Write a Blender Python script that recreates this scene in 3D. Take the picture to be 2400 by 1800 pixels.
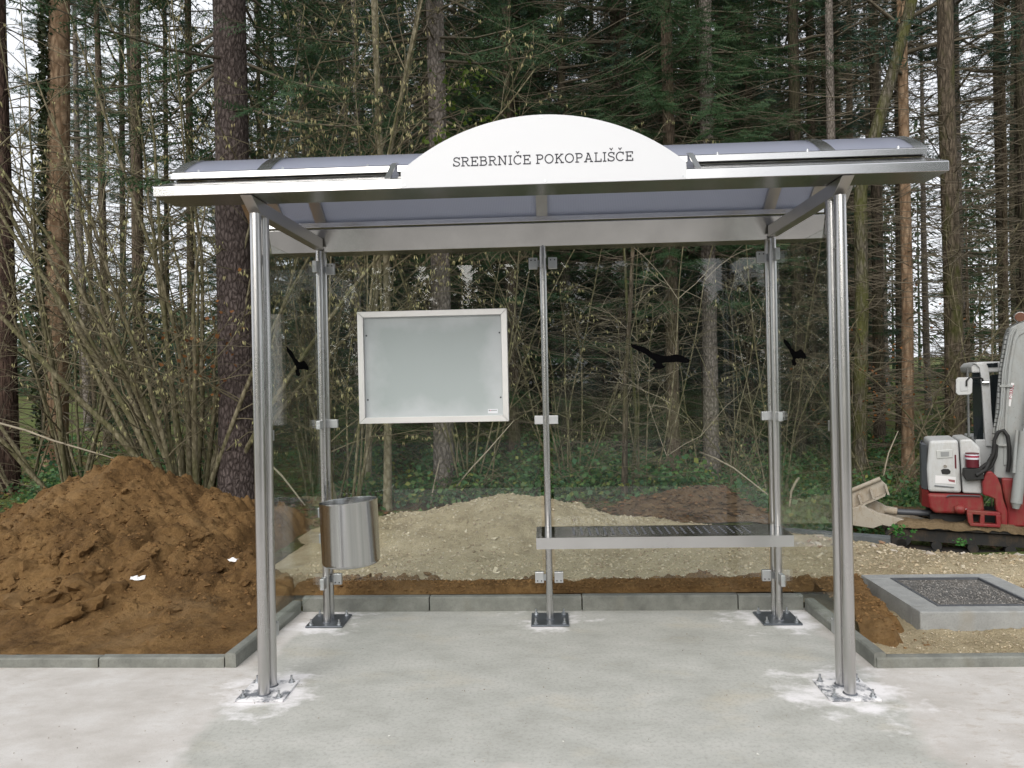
import bpy, math, random
import numpy as np
from mathutils import Vector, Matrix, noise

random.seed(7)
rng = np.random.default_rng(7)
scene = bpy.context.scene
for o in list(bpy.data.objects):
    bpy.data.objects.remove(o)

# ------------------------------------------------------------------ camera
CAM = np.array([-0.005, -3.513, 1.534])
RIGHT = np.array([0.99879568, 0.0444259, -0.02082115])
UP = np.array([0.02032397, 0.01161376, 0.99972599])
FWD = np.array([-0.04465554, 0.99894517, -0.01069686])
FOC = 1702.6
cam_data = bpy.data.cameras.new('camera')
cam_data.sensor_width = 36.0
cam_data.lens = FOC / 2400 * 36.0
cam_data.clip_start = 0.05
cam_data.clip_end = 600
camera = bpy.data.objects.new('camera', cam_data)
scene.collection.objects.link(camera)
camera.matrix_world = Matrix(((RIGHT[0], UP[0], -FWD[0], CAM[0]), (RIGHT[1], UP[1], -FWD[1], CAM[1]),
                              (RIGHT[2], UP[2], -FWD[2], CAM[2]), (0, 0, 0, 1)))
scene.camera = camera

# ------------------------------------------------------------------ sky, sun, exposure
SUN_ELEV, SUN_ROT = math.radians(30), math.radians(200)
world = bpy.data.worlds.new('World')
scene.world = world
world.use_nodes = True
wn = world.node_tree
wn.nodes.clear()
w_sky = wn.nodes.new('ShaderNodeTexSky')
w_sky.sky_type = 'NISHITA'
w_sky.sun_disc = False
w_sky.sun_elevation = SUN_ELEV
w_sky.sun_rotation = SUN_ROT
w_sky.air_density = 1.0
w_sky.dust_density = 3.5
w_sky.ozone_density = 1.0
w_hs = wn.nodes.new('ShaderNodeHueSaturation')
w_hs.inputs['Saturation'].default_value = 0.22
w_bg = wn.nodes.new('ShaderNodeBackground')
w_bg.inputs['Strength'].default_value = 0.13
w_out = wn.nodes.new('ShaderNodeOutputWorld')
wn.links.new(w_sky.outputs[0], w_hs.inputs['Color'])
w_cloud = wn.nodes.new('ShaderNodeMix')      # even cloud layer over the sky
w_cloud.data_type = 'RGBA'
w_cloud.inputs[0].default_value = 0.72
w_cloud.inputs[7].default_value = (6.3, 6.45, 6.8, 1)
wn.links.new(w_hs.outputs[0], w_cloud.inputs[6])
wn.links.new(w_cloud.outputs[2], w_bg.inputs['Color'])
wn.links.new(w_bg.outputs[0], w_out.inputs['Surface'])

sun_data = bpy.data.lights.new('sun', 'SUN')
sun_data.energy = 1.75
sun_data.angle = math.radians(60)
sun_data.color = (1.0, 0.95, 0.86)
sun = bpy.data.objects.new('sun', sun_data)
scene.collection.objects.link(sun)
sd = Vector((-0.34 * math.cos(SUN_ELEV), -0.94 * math.cos(SUN_ELEV), math.sin(SUN_ELEV)))
sun.rotation_euler = sd.to_track_quat('Z', 'Y').to_euler()

scene.view_settings.view_transform = 'Standard'
scene.view_settings.look = 'None'
scene.view_settings.exposure = 0.62
scene.view_settings.gamma = 1.0
scene.view_settings.use_curve_mapping = False
scene.cycles.max_bounces = 8
scene.cycles.transparent_max_bounces = 16
scene.cycles.use_denoising = True


# ------------------------------------------------------------------ helpers
def at(u, v, Y):
    """Point of the plane y = Y that the survey photograph shows at pixel (u, v) of 2400 x 1800."""
    d = FWD + RIGHT * (u - 1200) / FOC - UP * (v - 900) / FOC
    return CAM + d * ((Y - CAM[1]) / d[1])


def link(o, parent=None):
    scene.collection.objects.link(o)
    if parent is not None:
        o.parent = parent
    return o


def empty(name, loc=(0, 0, 0), rz=0.0):
    o = bpy.data.objects.new(name, None)
    o.location = loc
    o.rotation_euler = (0, 0, rz)
    o.empty_display_size = 0.2
    return link(o)


def tag(o, label=None, cat=None, group=None, kind=None):
    for k, v in (('label', label), ('category', cat), ('group', group), ('kind', kind)):
        if v:
            o[k] = v
    return o


class MB:
    def __init__(self):
        self.v, self.f = [], []

    def add(self, verts, faces):
        n = len(self.v)
        self.v.extend([tuple(map(float, p)) for p in verts])
        self.f.extend([tuple(i + n for i in f) for f in faces])
        return self

    def box(self, x0, x1, y0, y1, z0, z1):
        v = [(x0, y0, z0), (x1, y0, z0), (x1, y1, z0), (x0, y1, z0), (x0, y0, z1), (x1, y0, z1), (x1, y1, z1), (x0, y1, z1)]
        return self.add(v, [(0, 3, 2, 1), (4, 5, 6, 7), (0, 1, 5, 4), (1, 2, 6, 5), (2, 3, 7, 6), (3, 0, 4, 7)])

    def prism(self, poly, y0, y1):
        """Outline in (x, z), pushed from y0 to y1."""
        n = len(poly)
        a = sum(poly[i][0] * poly[(i + 1) % n][1] - poly[(i + 1) % n][0] * poly[i][1] for i in range(n))
        if a < 0:
            poly = poly[::-1]
        v = [(x, y0, z) for x, z in poly] + [(x, y1, z) for x, z in poly]
        f = [tuple(range(n)), tuple(range(2 * n - 1, n - 1, -1))]
        f += [(i, i + n, (i + 1) % n + n, (i + 1) % n) for i in range(n)]
        return self.add(v, f)

    def prism_x(self, poly, x0, x1):
        """Outline in (y, z), pushed from x0 to x1."""
        n = len(poly)
        a = sum(poly[i][0] * poly[(i + 1) % n][1] - poly[(i + 1) % n][0] * poly[i][1] for i in range(n))
        if a < 0:
            poly = poly[::-1]
        v = [(x0, y, z) for y, z in poly] + [(x1, y, z) for y, z in poly]
        f = [tuple(range(n - 1, -1, -1)), tuple(range(n, 2 * n))]
        f += [(i, (i + 1) % n, (i + 1) % n + n, i + n) for i in range(n)]
        return self.add(v, f)

    def prism_z(self, poly, z0, z1):
        n = len(poly)
        a = sum(poly[i][0] * poly[(i + 1) % n][1] - poly[(i + 1) % n][0] * poly[i][1] for i in range(n))
        if a < 0:
            poly = poly[::-1]
        v = [(x, y, z0) for x, y in poly] + [(x, y, z1) for x, y in poly]
        f = [tuple(range(n - 1, -1, -1)), tuple(range(n, 2 * n))]
        f += [(i, (i + 1) % n, (i + 1) % n + n, i + n) for i in range(n)]
        return self.add(v, f)

    def tube(self, pts, rad, sides=8, cap=True):
        pts = [Vector(p) for p in pts]
        n = len(pts)
        if not hasattr(rad, '__len__'):
            rad = [rad] * n
        v, f = [], []
        ref = None
        for i in range(n):
            t = (pts[min(i + 1, n - 1)] - pts[max(i - 1, 0)])
            if t.length < 1e-9:
                t = Vector((0, 0, 1))
            t.normalize()
            if ref is None:
                ref = t.orthogonal().normalized()
            a = ref - t * ref.dot(t)
            if a.length < 1e-6:
                a = t.orthogonal()
            a.normalize()
            ref = a
            b = t.cross(a)
            for k in range(sides):
                w = 2 * math.pi * k / sides
                v.append(pts[i] + (a * math.cos(w) + b * math.sin(w)) * rad[i])
        for i in range(n - 1):
            for k in range(sides):
                k2 = (k + 1) % sides
                f.append((i * sides + k, i * sides + k2, (i + 1) * sides + k2, (i + 1) * sides + k))
        if cap:
            f.append(tuple(range(sides - 1, -1, -1)))
            f.append(tuple(range((n - 1) * sides, n * sides)))
        return self.add(v, f)

    def cyl(self, c, r, h, sides=24, axis='z'):
        c = Vector(c)
        d = {'z': Vector((0, 0, 1)), 'y': Vector((0, 1, 0)), 'x': Vector((1, 0, 0))}[axis]
        return self.tube([c, c + d * h], r, sides)

    def mesh(self, name, mat, smooth=None):
        me = bpy.data.meshes.new(name)
        me.from_pydata(self.v, [], self.f)
        me.materials.append(mat)
        if smooth is not None:
            me.shade_smooth()
            if smooth < 179:
                me.set_sharp_from_angle(angle=math.radians(smooth))
        return me

    def build(self, name, mat, parent=None, smooth=None, bevel=0, seg=2):
        o = link(bpy.data.objects.new(name, self.mesh(name, mat, smooth)), parent)
        if bevel:
            b = o.modifiers.new('bevel', 'BEVEL')
            b.width = bevel
            b.segments = seg
            b.limit_method = 'ANGLE'
            b.angle_limit = math.radians(40)
        return o


def tri_mesh(name, T, mat):
    """Mesh of loose triangles from an array (n, 3, 3)."""
    T = np.asarray(T, dtype=np.float32)
    n = len(T)
    me = bpy.data.meshes.new(name)
    me.vertices.add(n * 3)
    me.vertices.foreach_set('co', T.reshape(-1))
    me.loops.add(n * 3)
    me.loops.foreach_set('vertex_index', np.arange(n * 3, dtype=np.int32))
    me.polygons.add(n)
    me.polygons.foreach_set('loop_start', np.arange(0, n * 3, 3, dtype=np.int32))
    me.update(calc_edges=True)
    me.materials.append(mat)
    return me


def quad_mesh(name, Q, mat):
    Q = np.asarray(Q, dtype=np.float32)
    n = len(Q)
    me = bpy.data.meshes.new(name)
    me.vertices.add(n * 4)
    me.vertices.foreach_set('co', Q.reshape(-1))
    me.loops.add(n * 4)
    me.loops.foreach_set('vertex_index', np.arange(n * 4, dtype=np.int32))
    me.polygons.add(n)
    me.polygons.foreach_set('loop_start', np.arange(0, n * 4, 4, dtype=np.int32))
    me.update(calc_edges=True)
    me.materials.append(mat)
    return me


def put(name, me, parent=None, loc=(0, 0, 0), rot=(0, 0, 0), sc=(1, 1, 1)):
    o = bpy.data.objects.new(name, me)
    o.location = loc
    o.rotation_euler = rot
    o.scale = sc
    return link(o, parent)


def sstep(a, b, x):
    t = min(1.0, max(0.0, (x - a) / (b - a)))
    return t * t * (3 - 2 * t)


def fbm(x, y, z=0.0, octs=4, s=1.0):
    r, a = 0.0, 1.0
    for _ in range(octs):
        r += a * noise.noise(Vector((x * s, y * s, z + 3.7 * _)))
        a *= 0.5
        s *= 2.1
    return r


# ------------------------------------------------------------------ materials
class Gr:
    def __init__(self, name):
        self.m = bpy.data.materials.new(name)
        self.m.use_nodes = True
        self.nt = self.m.node_tree
        self.nt.nodes.clear()
        self.out = self.nt.nodes.new('ShaderNodeOutputMaterial')

    def n(self, t, ins=None, **props):
        nd = self.nt.nodes.new('ShaderNode' + t)
        for k, v in props.items():
            setattr(nd, k, v)
        for k, v in (ins or {}).items():
            s = nd.inputs[k]
            if isinstance(v, bpy.types.NodeSocket):
                self.nt.links.new(v, s)
            else:
                if isinstance(v, tuple) and len(v) == 3 and s.type == 'RGBA':
                    v = (*v, 1)
                s.default_value = v
        return nd

    def math(self, op, a, b=0.0, clamp=False):
        return self.n('Math', {0: a, 1: b}, operation=op, use_clamp=clamp).outputs[0]

    def mix(self, f, a, b, blend='MIX'):
        return self.n('Mix', {0: f, 6: a, 7: b}, data_type='RGBA', blend_type=blend).outputs[2]

    def ramp(self, f, stops, interp='LINEAR'):
        nd = self.n('ValToRGB', {0: f})
        cr = nd.color_ramp
        cr.interpolation = interp
        while len(cr.elements) < len(stops):
            cr.elements.new(0.5)
        for e, (p, c) in zip(cr.elements, stops):
            e.position = p
            e.color = (*c, 1) if isinstance(c, tuple) else (c, c, c, 1)
        return nd.outputs[0]

    def noise(self, vec, scale, detail=4, rough=0.55, dist=0.0):
        return self.n('TexNoise', {'Vector': vec, 'Scale': scale, 'Detail': detail, 'Roughness': rough, 'Distortion': dist}).outputs[0]

    def obj(self):
        return self.n('TexCoord').outputs['Object']

    def pos(self):
        return self.n('NewGeometry').outputs['Position']

    def scaled(self, vec, s):
        return self.n('Mapping', {'Vector': vec, 'Scale': s}).outputs[0]

    def bump(self, h, strength=0.3, dist=0.02, normal=None):
        ins = {'Height': h, 'Strength': strength, 'Distance': dist}
        if normal is not None:
            ins['Normal'] = normal
        return self.n('Bump', ins).outputs[0]

    def bsdf(self, col, rough=0.8, metal=0.0, normal=None, spec=0.4, **kw):
        ins = {'Base Color': col, 'Roughness': rough, 'Metallic': metal, 'Specular IOR Level': spec}
        if normal is not None:
            ins['Normal'] = normal
        ins.update(kw)
        return self.n('BsdfPrincipled', ins).outputs[0]

    def done(self, sh):
        self.nt.links.new(sh, self.out.inputs['Surface'])
        return self.m


def m_plain(name, col, rough=0.5, metal=0.0, var=0.12, scale=6.0, bump=0.0, spec=0.4):
    g = Gr(name)
    o = g.obj()
    nz = g.noise(o, scale, 5)
    c = g.mix(nz, tuple(c * (1 - var) for c in col), tuple(min(1, c * (1 + var)) for c in col))
    nrm = g.bump(g.noise(o, scale * 9, 4), bump, 0.01) if bump else None
    r = g.math('ADD', g.math('MULTIPLY', nz, 0.2), rough - 0.1)
    return g.done(g.bsdf(c, r, metal, nrm, spec))


def m_steel(name, base=0.62, rough=0.26, stretch=(1, 1, 40), tint=(1.0, 1.0, 1.0), var=0.11):
    g = Gr(name)
    o = g.obj()
    fine = g.noise(g.scaled(o, stretch), 420, 2)
    broad = g.noise(o, 2.6, 4)
    c = g.mix(broad, tuple(base * (1 - var) * t for t in tint), tuple(base * (1 + var) * t for t in tint))
    r = g.math('ADD', g.math('MULTIPLY', fine, 0.03), g.math('ADD', g.math('MULTIPLY', broad, 0.12), rough - 0.075))
    return g.done(g.bsdf(c, r, 1.0))


def m_bark(name, dark, light, moss=None, moss_amt=0.0, zs=0.22, scale=26, bump=1.0, moss_thr=0.5):
    g = Gr(name)
    o = g.obj()
    st = g.scaled(o, (1, 1, zs))
    n1 = g.noise(st, scale, 6, 0.65, 0.6)
    n2 = g.n('TexVoronoi', {'Vector': st, 'Scale': scale * 0.8, 'Randomness': 1.0}, feature='DISTANCE_TO_EDGE').outputs[0]
    n3 = g.noise(o, 3.0, 4)
    h = g.math('ADD', n1, g.math('MULTIPLY', g.math('MINIMUM', n2, 0.25), 1.6))
    c = g.ramp(h, [(0.4, dark), (0.75, tuple((a + b) / 2 for a, b in zip(dark, light))), (1.0, light)])
    c = g.mix(g.ramp(n3, [(0.35, 0.0), (0.7, 0.6)]), c, g.mix(1.0, c, (0.75, 0.72, 0.68), 'MULTIPLY'))
    lich = g.ramp(g.noise(o, 38, 3), [(0.64, 0.0), (0.7, 1.0)])
    c = g.mix(g.math('MULTIPLY', lich, 0.35), c, tuple(min(1, x * 1.9) for x in light))
    if moss:
        mz = g.ramp(g.noise(g.scaled(o, (1, 1, 0.4)), 4.5, 5), [(moss_thr - 0.08, 0.0), (moss_thr + 0.1, 1.0)])
        c = g.mix(g.math('MULTIPLY', mz, moss_amt), c, moss)
    return g.done(g.bsdf(c, 0.9, 0.0, g.bump(h, bump, 0.03), 0.2))


def m_leaf(name, cols, transl=0.3, rough=0.6, patch=None):
    g = Gr(name)
    r = g.n('NewGeometry').outputs['Random Per Island']
    n = len(cols)
    c = g.ramp(r, [(i / (n - 1) if n > 1 else 0, k) for i, k in enumerate(cols)])
    oi = g.n('ObjectInfo').outputs['Random']
    c = g.mix(g.math('MULTIPLY', oi, 0.45), c, g.mix(1.0, c, (0.62, 0.72, 0.62), 'MULTIPLY'))
    if patch:
        pz = g.ramp(g.noise(g.pos(), 0.55, 3), [(0.45, 0.0), (0.62, 1.0)])
        c = g.mix(g.math('MULTIPLY', pz, 0.7), c, g.mix(1.0, c, patch, 'MULTIPLY'))
    a = g.bsdf(c, rough, 0.0, None, 0.25)
    b = g.n('BsdfTranslucent', {'Color': c}).outputs[0]
    return g.done(g.n('MixShader', {0: transl, 1: a, 2: b}).outputs[0])


STEEL_POST = m_steel('brushed_steel_tube', 0.55, 0.28, (1, 1, 0.02), (1.0, 0.99, 0.98))
STEEL_SHEET = m_steel('brushed_steel_sheet', 0.60, 0.21, (0.03, 1, 1), (1.0, 1.0, 1.0))
def m_bin():
    g = Gr('brushed_steel_bin')
    o = g.obj()
    st = g.noise(g.scaled(o, (1, 1, 0.015)), 26, 5, 0.7)
    c = g.ramp(st, [(0.3, (0.46, 0.46, 0.46)), (0.6, (0.66, 0.66, 0.66))])
    r = g.math('ADD', g.math('MULTIPLY', st, 0.16), 0.10)
    return g.done(g.bsdf(c, r, 1.0, g.bump(st, 0.05, 0.004)))


STEEL_BIN = m_bin()
STEEL_REAR = m_steel('smudged_steel_sheet', 0.45, 0.24, (0.03, 1, 1), (1.0, 1.0, 0.98), 0.5)
STEEL_MATT = m_steel('matt_steel_frame', 0.66, 0.5, (0.03, 1, 1), (1.0, 0.99, 0.98), 0.06)
STEEL_SATIN = m_steel('satin_steel_sheet', 0.62, 0.30, (0.03, 1, 1))
STEEL_RIB = m_steel('brushed_steel_rib', 0.5, 0.36, (1, 0.05, 1), (1.0, 0.97, 0.93))
ZINC = m_plain('zinc_plate', (0.16, 0.17, 0.19), 0.45, 0.6, 0.3, 14, 0.1)
BOLT = m_plain('zinc_bolt', (0.5, 0.52, 0.54), 0.35, 1.0, 0.1, 30)
CLAMP = m_plain('satin_clamp', (0.55, 0.56, 0.57), 0.42, 0.85, 0.08, 12)
BLACK = m_plain('black_vinyl', (0.003, 0.003, 0.0035), 0.8, 0, 0.1, 8, 0, 0.03)
RUBBER = m_plain('black_rubber', (0.018, 0.018, 0.018), 0.7, 0, 0.3, 12, 0.1)
WHITE_PANEL = m_plain('white_panel', (0.66, 0.67, 0.70), 0.35, 0, 0.02, 2)
INK = m_plain('dark_ink', (0.02, 0.02, 0.03), 0.6, 0, 0.1, 8)


def m_glass():
    g = Gr('clear_glass')
    fc = g.n('LayerWeight', {'Blend': 0.5}).outputs['Facing']
    f = g.math('ADD', g.math('MULTIPLY', g.math('POWER', fc, 5.0), 0.96), 0.03)
    t = g.n('BsdfTransparent', {'Color': (0.955, 0.975, 0.965)}).outputs[0]
    s = g.n('BsdfGlossy', {'Color': (1.0, 1.0, 1.0), 'Roughness': 0.012}).outputs[0]
    d = g.n('BsdfDiffuse', {'Color': (0.55, 0.57, 0.55)}).outputs[0]
    dust = g.ramp(g.noise(g.pos(), 3.0, 4), [(0.35, 0.002), (0.75, 0.014)])
    a = g.n('MixShader', {0: dust, 1: t, 2: d}).outputs[0]
    return g.done(g.n('MixShader', {0: f, 1: a, 2: s}).outputs[0])


GLASS = m_glass()


def m_poly():
    g = Gr('twin_wall_polycarbonate')
    o = g.obj()
    w = g.n('TexWave', {'Vector': o, 'Scale': 31.0, 'Distortion': 0.0, 'Detail': 0.0}, wave_type='BANDS', bands_direction='X').outputs[1]
    nz = g.noise(o, 5, 5)
    c = g.mix(w, (0.44, 0.48, 0.64), (0.58, 0.61, 0.74))
    c = g.mix(g.math('MULTIPLY', nz, 0.5), c, (0.56, 0.58, 0.68))
    a = g.bsdf(c, 0.22, 0.0, g.bump(w, 0.2, 0.003), 0.6, **{'Coat Weight': 0.7, 'Coat Roughness': 0.12})
    b = g.n('BsdfTranslucent', {'Color': (0.50, 0.51, 0.54)}).outputs[0]
    t = g.n('BsdfTransparent', {'Color': (0.8, 0.82, 0.9)}).outputs[0]
    s = g.n('MixShader', {0: 0.45, 1: a, 2: b}).outputs[0]
    return g.done(g.n('MixShader', {0: 0.14, 1: s, 2: t}).outputs[0])


POLY = m_poly()


def m_board():
    g = Gr('misted_display_board')
    o = g.obj()
    x = g.n('SeparateXYZ', {0: o}).outputs
    nz = g.noise(o, 4.5, 5)
    ex = g.math('ABSOLUTE', g.math('DIVIDE', x[0], 0.43))
    ez = g.math('ABSOLUTE', g.math('DIVIDE', x[2], 0.31))
    e = g.math('ADD', g.math('MAXIMUM', ex, ez), g.math('MULTIPLY', g.math('SUBTRACT', nz, 0.5), 0.9))
    c = g.mix(g.ramp(e, [(0.68, 0.0), (1.0, 1.0)]), (0.43, 0.475, 0.475), (0.56, 0.59, 0.605))
    grid = g.noise(g.scaled(o, (1, 1, 1)), 120, 2)
    c = g.mix(g.math('MULTIPLY', grid, 0.2), c, (0.36, 0.43, 0.46))
    return g.done(g.bsdf(c, 0.35, 0.0, None, 0.3, **{'Coat Weight': 0.5, 'Coat Roughness': 0.03}))


BOARD = m_board()

PLATES = [(-1.4, 0.0), (1.4, 0.0), (-1.4, 1.023), (0.0, 1.023), (1.4, 1.023)]


def m_paving():
    g = Gr('concrete_and_dust')
    p = g.pos()
    s = g.n('SeparateXYZ', {0: p}).outputs
    nb = g.noise(p, 2.2, 6, 0.6)
    nbb = g.noise(p, 0.7, 3)
    # pad outline: |x - 0.02| < 1.72 and y > -0.78, wavering
    ax = g.math('ABSOLUTE', g.math('SUBTRACT', s[0], 0.02))
    ex = g.math('SUBTRACT', 1.60, ax)
    ey = g.math('ADD', s[1], 0.80)
    ey = g.math('MULTIPLY', ey, 1.0)
    edge = g.math('ADD', g.math('MINIMUM', ex, ey), g.math('MULTIPLY', g.math('SUBTRACT', nb, 0.5), 0.55))
    pad = g.ramp(edge, [(0.02, 0.0), (0.10, 1.0)])
    # trowelled concrete
    n1 = g.noise(g.scaled(p, (1, 1.6, 1)), 3.1, 6, 0.6)
    n2 = g.noise(p, 55, 5, 0.7)
    c = g.ramp(n1, [(0.3, (0.36, 0.36, 0.33)), (0.5, (0.435, 0.435, 0.405)), (0.72, (0.50, 0.495, 0.465))])
    ochre = g.ramp(g.noise(g.scaled(p, (1, 2.0, 1)), 1.7, 5, 0.6), [(0.55, 0.0), (0.75, 0.55)])
    c = g.mix(ochre, c, (0.49, 0.44, 0.34))
    c = g.mix(g.ramp(n2, [(0.3, 0.5), (0.52, 0.0)]), c, (0.25, 0.245, 0.22))
    spots = g.ramp(g.noise(g.scaled(p, (1, 2.2, 1)), 24, 3), [(0.69, 0.0), (0.75, 0.7)])
    c = g.mix(spots, c, (0.33, 0.27, 0.2))
    pits = g.n('TexVoronoi', {'Vector': p, 'Scale': 34.0}, feature='F1').outputs[0]
    pr = g.n('TexVoronoi', {'Vector': p, 'Scale': 34.0}, feature='F1').outputs[1]
    pm = g.math('MULTIPLY', g.ramp(pits, [(0.05, 1.0), (0.11, 0.0)]), g.ramp(pr, [(0.86, 0.0), (0.9, 1.0)]))
    c = g.mix(pm, c, (0.2, 0.18, 0.15))
    # dusty gravel beside it
    d1 = g.noise(g.scaled(p, (1, 1.5, 1)), 2.7, 7, 0.65)
    dc = g.ramp(d1, [(0.28, (0.43, 0.405, 0.375)), (0.5, (0.53, 0.505, 0.48)), (0.7, (0.62, 0.605, 0.59))])
    smear = g.ramp(g.noise(g.scaled(p, (1.0, 2.0, 1)), 11, 7, 0.75), [(0.52, 0.0), (0.66, 0.9)])
    sm2 = g.math('MULTIPLY', smear, g.ramp(nbb, [(0.4, 0.2), (0.65, 1.0)]))
    dc = g.mix(sm2, dc, (0.43, 0.385, 0.34))
    gr = g.noise(p, 130, 4, 0.8)
    dc = g.mix(g.ramp(gr, [(0.3, 0.3), (0.5, 0.0)]), dc, (0.30, 0.27, 0.24))
    c = g.mix(pad, dc, c)
    # plaster powder round each foot
    dm = None
    for i, (px, py) in enumerate(PLATES):
        v = g.n('VectorMath', {0: p, 1: (px, py, 0)}, operation='DISTANCE').outputs['Value']
        v = g.math('ADD', v, (0.0, -0.05, 0.03, 0.05, -0.02)[i])
        dm = v if dm is None else g.math('MINIMUM', dm, v)
    pw = g.math('ADD', dm, g.math('MULTIPLY', g.math('SUBTRACT', g.noise(g.scaled(p, (1, 1.5, 1)), 4.2, 6, 0.65), 0.5), 1.1))
    pmask = g.ramp(pw, [(0.06, 0.95), (0.16, 0.5), (0.26, 0.0)])
    c = g.mix(pmask, c, (0.78, 0.76, 0.77))
    hgt = g.math('ADD', g.math('MULTIPLY', n2, 0.35), g.math('MULTIPLY', gr, 0.5))
    hgt = g.math('ADD', hgt, g.math('MULTIPLY', n1, 0.6))
    return g.done(g.bsdf(c, 0.92, 0.0, g.bump(hgt, 0.28, 0.012), 0.2))


PAVING = m_paving()


def m_soil(name, dark, mid, light, scale=1.0, bump=0.8, damp=0.55):
    g = Gr(name)
    p = g.pos()
    n1 = g.noise(p, 3.0 * scale, 6, 0.65)
    n2 = g.noise(p, 45 * scale, 6, 0.75)
    n3 = g.noise(p, 160 * scale, 3, 0.7)
    f = g.math('ADD', g.math('MULTIPLY', n1, 0.6), g.math('MULTIPLY', n2, 0.4))
    c = g.ramp(f, [(0.34, dark), (0.5, mid), (0.66, light)])
    c = g.mix(g.ramp(n3, [(0.62, 0.0), (0.75, 0.5)]), c, tuple(min(1, x * 1.5) for x in light))
    n4 = g.noise(p, 1.1 * scale, 5, 0.7)
    c = g.mix(g.ramp(n4, [(0.5, 0.0), (0.62, damp)]), c, g.mix(1.0, c, (0.62, 0.60, 0.62), 'MULTIPLY'))
    c = g.mix(g.ramp(n4, [(0.36, 0.35), (0.46, 0.0)]), c, g.mix(0.5, c, (0.30, 0.22, 0.13)))
    h = g.math('ADD', n2, g.math('MULTIPLY', n3, 0.5))
    return g.done(g.bsdf(c, 0.95, 0.0, g.bump(h, bump, 0.03), 0.15))


SOIL = m_soil('ochre_soil', (0.08, 0.045, 0.019), (0.195, 0.113, 0.046), (0.30, 0.183, 0.078))
SOIL_DARK = m_soil('dark_soil', (0.055, 0.034, 0.018), (0.125, 0.078, 0.042), (0.20, 0.13, 0.075))
MUD = m_soil('dried_mud', (0.10, 0.072, 0.042), (0.18, 0.13, 0.075), (0.27, 0.20, 0.125))
GRAVEL = m_soil('crushed_limestone', (0.32, 0.255, 0.155), (0.54, 0.45, 0.295), (0.66, 0.57, 0.40), 1.0, 1.0, 0.12)


def m_island(name, cols, rough=0.9, bump=0.3):
    g = Gr(name)
    r = g.n('NewGeometry').outputs['Random Per Island']
    c = g.ramp(r, [(i / (len(cols) - 1), k) for i, k in enumerate(cols)])
    oi = g.n('ObjectInfo').outputs['Random']
    c = g.mix(g.math('MULTIPLY', oi, 0.5), c, g.mix(1.0, c, (0.75, 0.7, 0.65), 'MULTIPLY'))
    nz = g.noise(g.pos(), 60, 4, 0.7)
    c = g.mix(g.ramp(nz, [(0.3, 0.5), (0.6, 0.0)]), c, g.mix(1.0, c, (0.6, 0.55, 0.5), 'MULTIPLY'))
    return g.done(g.bsdf(c, rough, 0.0, g.bump(nz, bump, 0.01), 0.2))


CLOD = m_island('soil_clod', [(0.13, 0.073, 0.03), (0.20, 0.115, 0.047), (0.27, 0.16, 0.068)])
STONE = m_island('limestone_chip', [(0.36, 0.30, 0.20), (0.56, 0.475, 0.33), (0.44, 0.375, 0.27), (0.68, 0.61, 0.47), (0.50, 0.45, 0.35), (0.27, 0.21, 0.14), (0.62, 0.53, 0.38)])
RUBBLE = m_island('mixed_rubble', [(0.5, 0.46, 0.4), (0.62, 0.59, 0.54), (0.36, 0.26, 0.18), (0.33, 0.17, 0.10), (0.55, 0.5, 0.42)])
LITTER = m_island('dead_leaf', [(0.10, 0.055, 0.03), (0.17, 0.085, 0.04), (0.075, 0.05, 0.03), (0.22, 0.125, 0.06), (0.05, 0.04, 0.025)])


def m_floor():
    g = Gr('forest_floor')
    p = g.pos()
    n1 = g.noise(p, 0.8, 5, 0.6)
    n2 = g.noise(p, 18, 6, 0.75)
    c = g.ramp(n2, [(0.3, (0.03, 0.02, 0.012)), (0.5, (0.075, 0.048, 0.028)), (0.7, (0.14, 0.09, 0.052))])
    moss = g.ramp(n1, [(0.36, 0.0), (0.52, 0.9)])
    mc = g.ramp(g.noise(p, 30, 4), [(0.35, (0.06, 0.09, 0.022)), (0.65, (0.17, 0.21, 0.06))])
    c = g.mix(moss, c, mc)
    return g.done(g.bsdf(c, 0.95, 0.0, g.bump(n2, 0.9, 0.06), 0.15))


FLOOR = m_floor()


def m_concrete(name, base, var=0.2, scale=9):
    g = Gr(name)
    o = g.pos()
    n1 = g.noise(o, scale, 6, 0.65)
    n2 = g.noise(o, 90, 4, 0.7)
    c = g.ramp(n1, [(0.3, tuple(b * (1 - var) for b in base)), (0.7, tuple(b * (1 + var) for b in base))])
    c = g.mix(g.ramp(n2, [(0.3, 0.4), (0.5, 0.0)]), c, tuple(b * 0.6 for b in base))
    st = g.ramp(g.noise(g.scaled(o, (1, 1, 0.4)), 6, 4), [(0.6, 0.0), (0.75, 0.4)])
    c = g.mix(st, c, (base[0] * 0.85, base[1] * 0.74, base[2] * 0.58))
    return g.done(g.bsdf(c, 0.9, 0.0, g.bump(g.math('ADD', n1, n2), 0.3, 0.01), 0.25))


KERB = m_concrete('kerb_concrete', (0.20, 0.205, 0.185), 0.3, 7)
KERB_OLD = m_concrete('old_kerb_concrete', (0.11, 0.12, 0.125), 0.2)
COLLAR = m_concrete('collar_concrete', (0.30, 0.305, 0.30), 0.16)
GRIT = m_island('grit_fill', [(0.2, 0.19, 0.18), (0.3, 0.29, 0.28), (0.15, 0.14, 0.13), (0.40, 0.385, 0.37)])

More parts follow.
